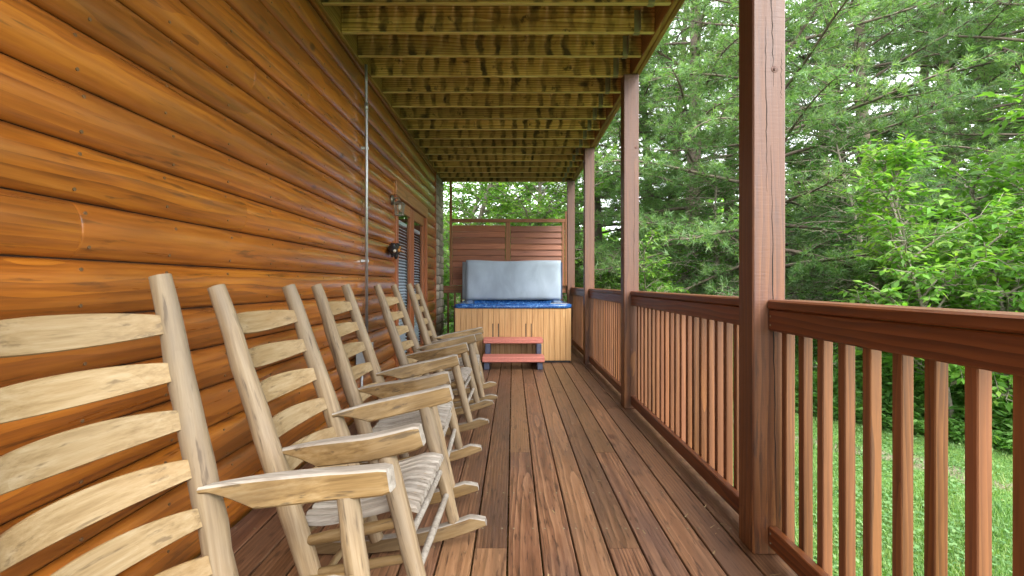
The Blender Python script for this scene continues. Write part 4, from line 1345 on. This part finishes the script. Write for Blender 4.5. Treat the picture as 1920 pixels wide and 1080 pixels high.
broad_spots = [(880, 13.0, BA, 0.4, 0.9), (985, 12.6, BB, 1.3, 0.85), (1000, 16.0, BA, 2.6, 0.75), (820, 17.0, BB, 3.0, 1.0), (930, 19.0, BA, 5.1, 1.05), (700, 14.0, BA, 1.0, 1.0),
               (1900, 15.0, BA, 3.1, 1.1), (2050, 15.0, BB, 4.6, 1.1), (1690, 18.0, BA, 5.5, 0.6), (1450, 18.0, BB, 1.7, 0.55), (540, 13.0, BB, 2.0, 1.0)]
for i, (px_, dist, kit, rz, sc_) in enumerate(broad_spots):
    x, y = pol(px_, dist)
    plant('leafy_tree', kit, 'leaf_bright' if i in (0, 1, 2, 3, 5) else 'leaf', (x, y), rz, sc_,
          'bright green leafy tree beyond the far end of the deck' if i in (0, 1, 2, 3, 5) else 'green leafy tree standing back among the pines of the wood', 'tree',
          'bright leafy trees past the deck end' if i in (0, 1, 2, 3, 5) else 'leafy trees among the pines')
plant('cedar_bush', CE, 'leaf_dark', (5.35, 7.4), 0.3, 0.95, 'dense dark green cedar at the edge of the wood behind the bright saplings', 'cedar', 'cedars at the wood edge')
plant('cedar_bush', CE, 'leaf_dark', (4.3, 9.6), 2.3, 0.9, 'dark green cedar at the wood edge, seen past the cracked post', 'cedar', 'cedars at the wood edge')
plant('sapling', SA, 'leaf_bright', (5.05, 5.75), 0.4, 1.0, 'thin-stemmed sapling with large yellow-green leaves, in front of the dark cedar', 'sapling', 'bright saplings at the lawn edge')
plant('sapling', SB, 'leaf_bright', (5.9, 5.7), 2.6, 1.1, 'two-stemmed sapling with large bright leaves at the lawn edge', 'sapling', 'bright saplings at the lawn edge')
plant('sapling', SB, 'leaf', (7.3, 7.3), 2.2, 1.35, 'broad green sapling close behind the dark cedar', 'sapling', 'bright saplings at the lawn edge')
plant('sapling', SB, 'leaf', (5.3, 6.9), 0.9, 1.05, 'bushy green sapling between the dark cedar and the cracked post', 'sapling', 'bright saplings at the lawn edge')
plant('sapling', SA, 'leaf', (7.0, 6.6), 4.0, 1.45, 'taller green sapling behind the two-stemmed bright sapling', 'sapling', 'bright saplings at the lawn edge')
for i, (x, y, rz, sc_) in enumerate([(2.6, 9.7, 0.3, 0.72), (1.9, 11.2, 1.5, 0.8), (0.3, 12.2, 2.4, 0.8), (-1.6, 12.4, 4.0, 0.85), (3.3, 11.0, 3.0, 0.9), (-3.2, 12.0, 5.0, 0.8)]):
    plant('leafy_bush', SB, 'leaf_bright', (x, y), rz, sc_, 'leafy green bush growing past the far end of the deck railing', 'bush', 'bushes past the deck end')

# undergrowth along the wood edge
def undergrowth(n, seed, wide, hmax, x0, x1):
    r = np.random.default_rng(seed)
    s = r.uniform(x0, x1, n); d = 0.12 + np.abs(r.normal(0, 1, n)) * wide
    ex, ey = 5.04 - 0.589 * s + 0.808 * d, 5.0 + 0.808 * s + 0.589 * d
    clump = 0.55 + 0.45 * np.sin(ex * 2.1 + 1) * np.sin(ey * 1.7) + 0.25 * np.sin(ex * 5.1) * np.cos(ey * 4.3)
    h = hmax * np.clip(0.35 + 0.30 * d, 0.25, 1.0) * np.clip(clump, 0.3, 1.2) * r.uniform(0.6, 1.1, n)
    V_, F_, P_, D_ = [], [], [], []
    k = 12
    az = r.random(n) * 6.283; lean = r.uniform(0.15, 0.75, n)
    t = (np.arange(k) + 0.6) / k
    hx_ = (lean * h)[:, None] * t ** 1.6
    px_ = ex[:, None] + np.cos(az)[:, None] * hx_; py_ = ey[:, None] + np.sin(az)[:, None] * hx_
    pz_ = ground_z(ex, ey)[:, None] + h[:, None] * (t - 0.28 * t ** 3)
    pos = np.stack([px_, py_, pz_], -1).reshape(-1, 3)
    side = np.where(np.arange(k) % 2, 1.0, -1.0)
    dx = np.stack([-np.sin(az)[:, None] * side + np.cos(az)[:, None] * 0.5, np.cos(az)[:, None] * side + np.sin(az)[:, None] * 0.5, np.full((n, k), 0.1)], -1).reshape(-1, 3)
    dx = unit(dx + r.normal(0, 0.25, dx.shape))
    return leaves_np(pos, dx, 0.085, r, 0.2, 0.2, 0.36)
V, F = undergrowth(19000, 4, 1.6, 1.6, -7.0, 9.5)
ug = new_obj('undergrowth', npmesh('undergrowth', V, F, M['weed']))
tag(ug, 'fern-like green weeds and brush massed along the edge of the lawn', 'undergrowth', kind='stuff')

# far wood
def far_wood(n, seed):
    r = np.random.default_rng(seed)
    a = r.uniform(R(-38), R(66), n); dist = r.uniform(27, 36, n)
    x, y = dist * np.sin(a), dist * np.cos(a)
    top = 4.2 + 1.2 * np.sin(a * 23) + 0.8 * np.sin(a * 51 + 1)
    z = ground_z(x, y) + r.beta(1.1, 1.2, n) * top
    pos = np.stack([x, y, z], 1)
    pos += r.normal(0, 0.3, pos.shape)
    return leaves_np(pos, unit(r.normal(0, 1, (n, 3))), 0.46, r, 0.2, 0.2, 0.6)
V, F = far_wood(40000, 9)
fw = new_obj('far_wood', npmesh('far_wood', V, F, M['leaf']))
tag(fw, 'far mass of green woodland closing the view between the trees', 'woodland', kind='stuff')

# lawn blades
def lawn(n, seed):
    r = np.random.default_rng(seed)
    u = r.random(n) ** 1.35
    y = 0.4 + u * 14.0
    x = 1.25 + r.random(n) * (0.3 + y * 1.05 - 0.6)
    left = r.random(n) < 0.10
    x = np.where(left, r.uniform(-4, 2, n), x); y = np.where(left, r.uniform(9.8, 14, n), y)
    d = edge_d(x, y)
    bare = np.exp(-((d + 0.95 + 0.3 * np.sin(x * 3) * np.cos(y * 2.3)) / 0.26) ** 2) * np.clip(0.6 + 0.5 * np.sin(x * 2.3 + 1) * np.cos(y * 3.1), 0, 1)
    keep = (d < 0.6) & (r.random(n) > bare * 0.9)
    x, y = x[keep], y[keep]; n = len(x)
    z = ground_z(x, y)
    az = r.random(n) * 6.283; h = r.uniform(0.022, 0.06, n) * (0.8 + 0.5 * np.sin(x * 4.1) * np.sin(y * 3.7)); w = r.uniform(0.005, 0.011, n)
    ln_ = r.uniform(0.1, 0.9, n) * h
    o = np.stack([x, y, z - 0.004], 1)
    sdv = np.stack([-np.sin(az), np.cos(az), np.zeros(n)], 1) * w[:, None] * 0.5
    fw_ = np.stack([np.cos(az) * ln_, np.sin(az) * ln_, h], 1)
    V = np.stack([o - sdv, o + sdv, o + fw_], 1).reshape(-1, 3)
    return V, np.arange(len(V)).reshape(-1, 3)
V, F = lawn(260000, 6)
gr = new_obj('lawn_grass', npmesh('lawn_grass', V, F, M['grass']))
tag(gr, 'short green lawn grass beside the deck', 'grass', kind='stuff')

# clover and broad weeds in the lawn
def clover(n, seed):
    r = np.random.default_rng(seed)
    y = 0.6 + r.random(n) ** 1.2 * 9.0
    x = 1.3 + r.random(n) * (0.2 + y * 1.0)
    patch = np.sin(x * 2.7 + 0.6) * np.sin(y * 2.1) + 0.6 * np.sin(x * 6.1) * np.cos(y * 5.3)
    k = (edge_d(x, y) < 0.3) & (patch + r.normal(0, 0.5, n) > 0.05)
    x, y = x[k], y[k]; n = len(x)
    pos = np.stack([x, y, ground_z(x, y) + r.uniform(0.008, 0.045, n)], 1)
    d = unit(np.stack([r.normal(0, 1, n), r.normal(0, 1, n), r.normal(0.15, 0.25, n)], 1))
    return leaves_np(pos, d, 0.030, r, 0.1, 0.2, 0.85)
V, F = clover(42000, 15)
cl = new_obj('clover', npmesh('clover', V, F, foliage('clover_leaves', [(0.0, (0.075, 0.165, 0.060)), (0.55, (0.135, 0.250, 0.095)), (0.9, (0.19, 0.28, 0.11)), (1.0, (0.30, 0.30, 0.12))], 0.3, 0.75, 2.5, 0.15)))
tag(cl, 'pale green clover and weeds mixed through the lawn', 'clover', kind='stuff')

# bits of pine litter on the deck
def litter(n, seed):
    r = np.random.default_rng(seed)
    x = np.where(r.random(n) < 0.55, 1.12 - np.abs(r.normal(0, 0.22, n)), r.uniform(-1.1, 1.1, n)); y = r.uniform(0.6, 7.2, n)
    x = np.clip(x, -1.2, 1.13)
    a = r.random(n) * 6.283
    d = np.stack([np.cos(a), np.sin(a), np.zeros(n)], 1); sdv = np.stack([-np.sin(a), np.cos(a), np.zeros(n)], 1)
    L = r.uniform(0.010, 0.050, n)[:, None]; w = r.uniform(0.0012, 0.0045, n)[:, None]
    o = np.stack([x, y, np.full(n, 0.0014)], 1)
    lift = np.array([[0, 0, 1.0]]) * r.uniform(0.001, 0.006, n)[:, None]
    V = np.stack([o - sdv * w, o + sdv * w, o + d * L + sdv * w * 0.6 + lift, o + d * L - sdv * w * 0.6 + lift], 1).reshape(-1, 3)
    return V, np.arange(len(V)).reshape(-1, 4)
V, F = litter(170, 31)
lt = new_obj('deck_litter', npmesh('deck_litter', V, F, plain('dry_litter', (0.30, 0.21, 0.11), 0.8, var=0.5, nscale=6)))
tag(lt, 'scattered dry needles and leaf bits lying on the deck boards', 'litter', kind='stuff')
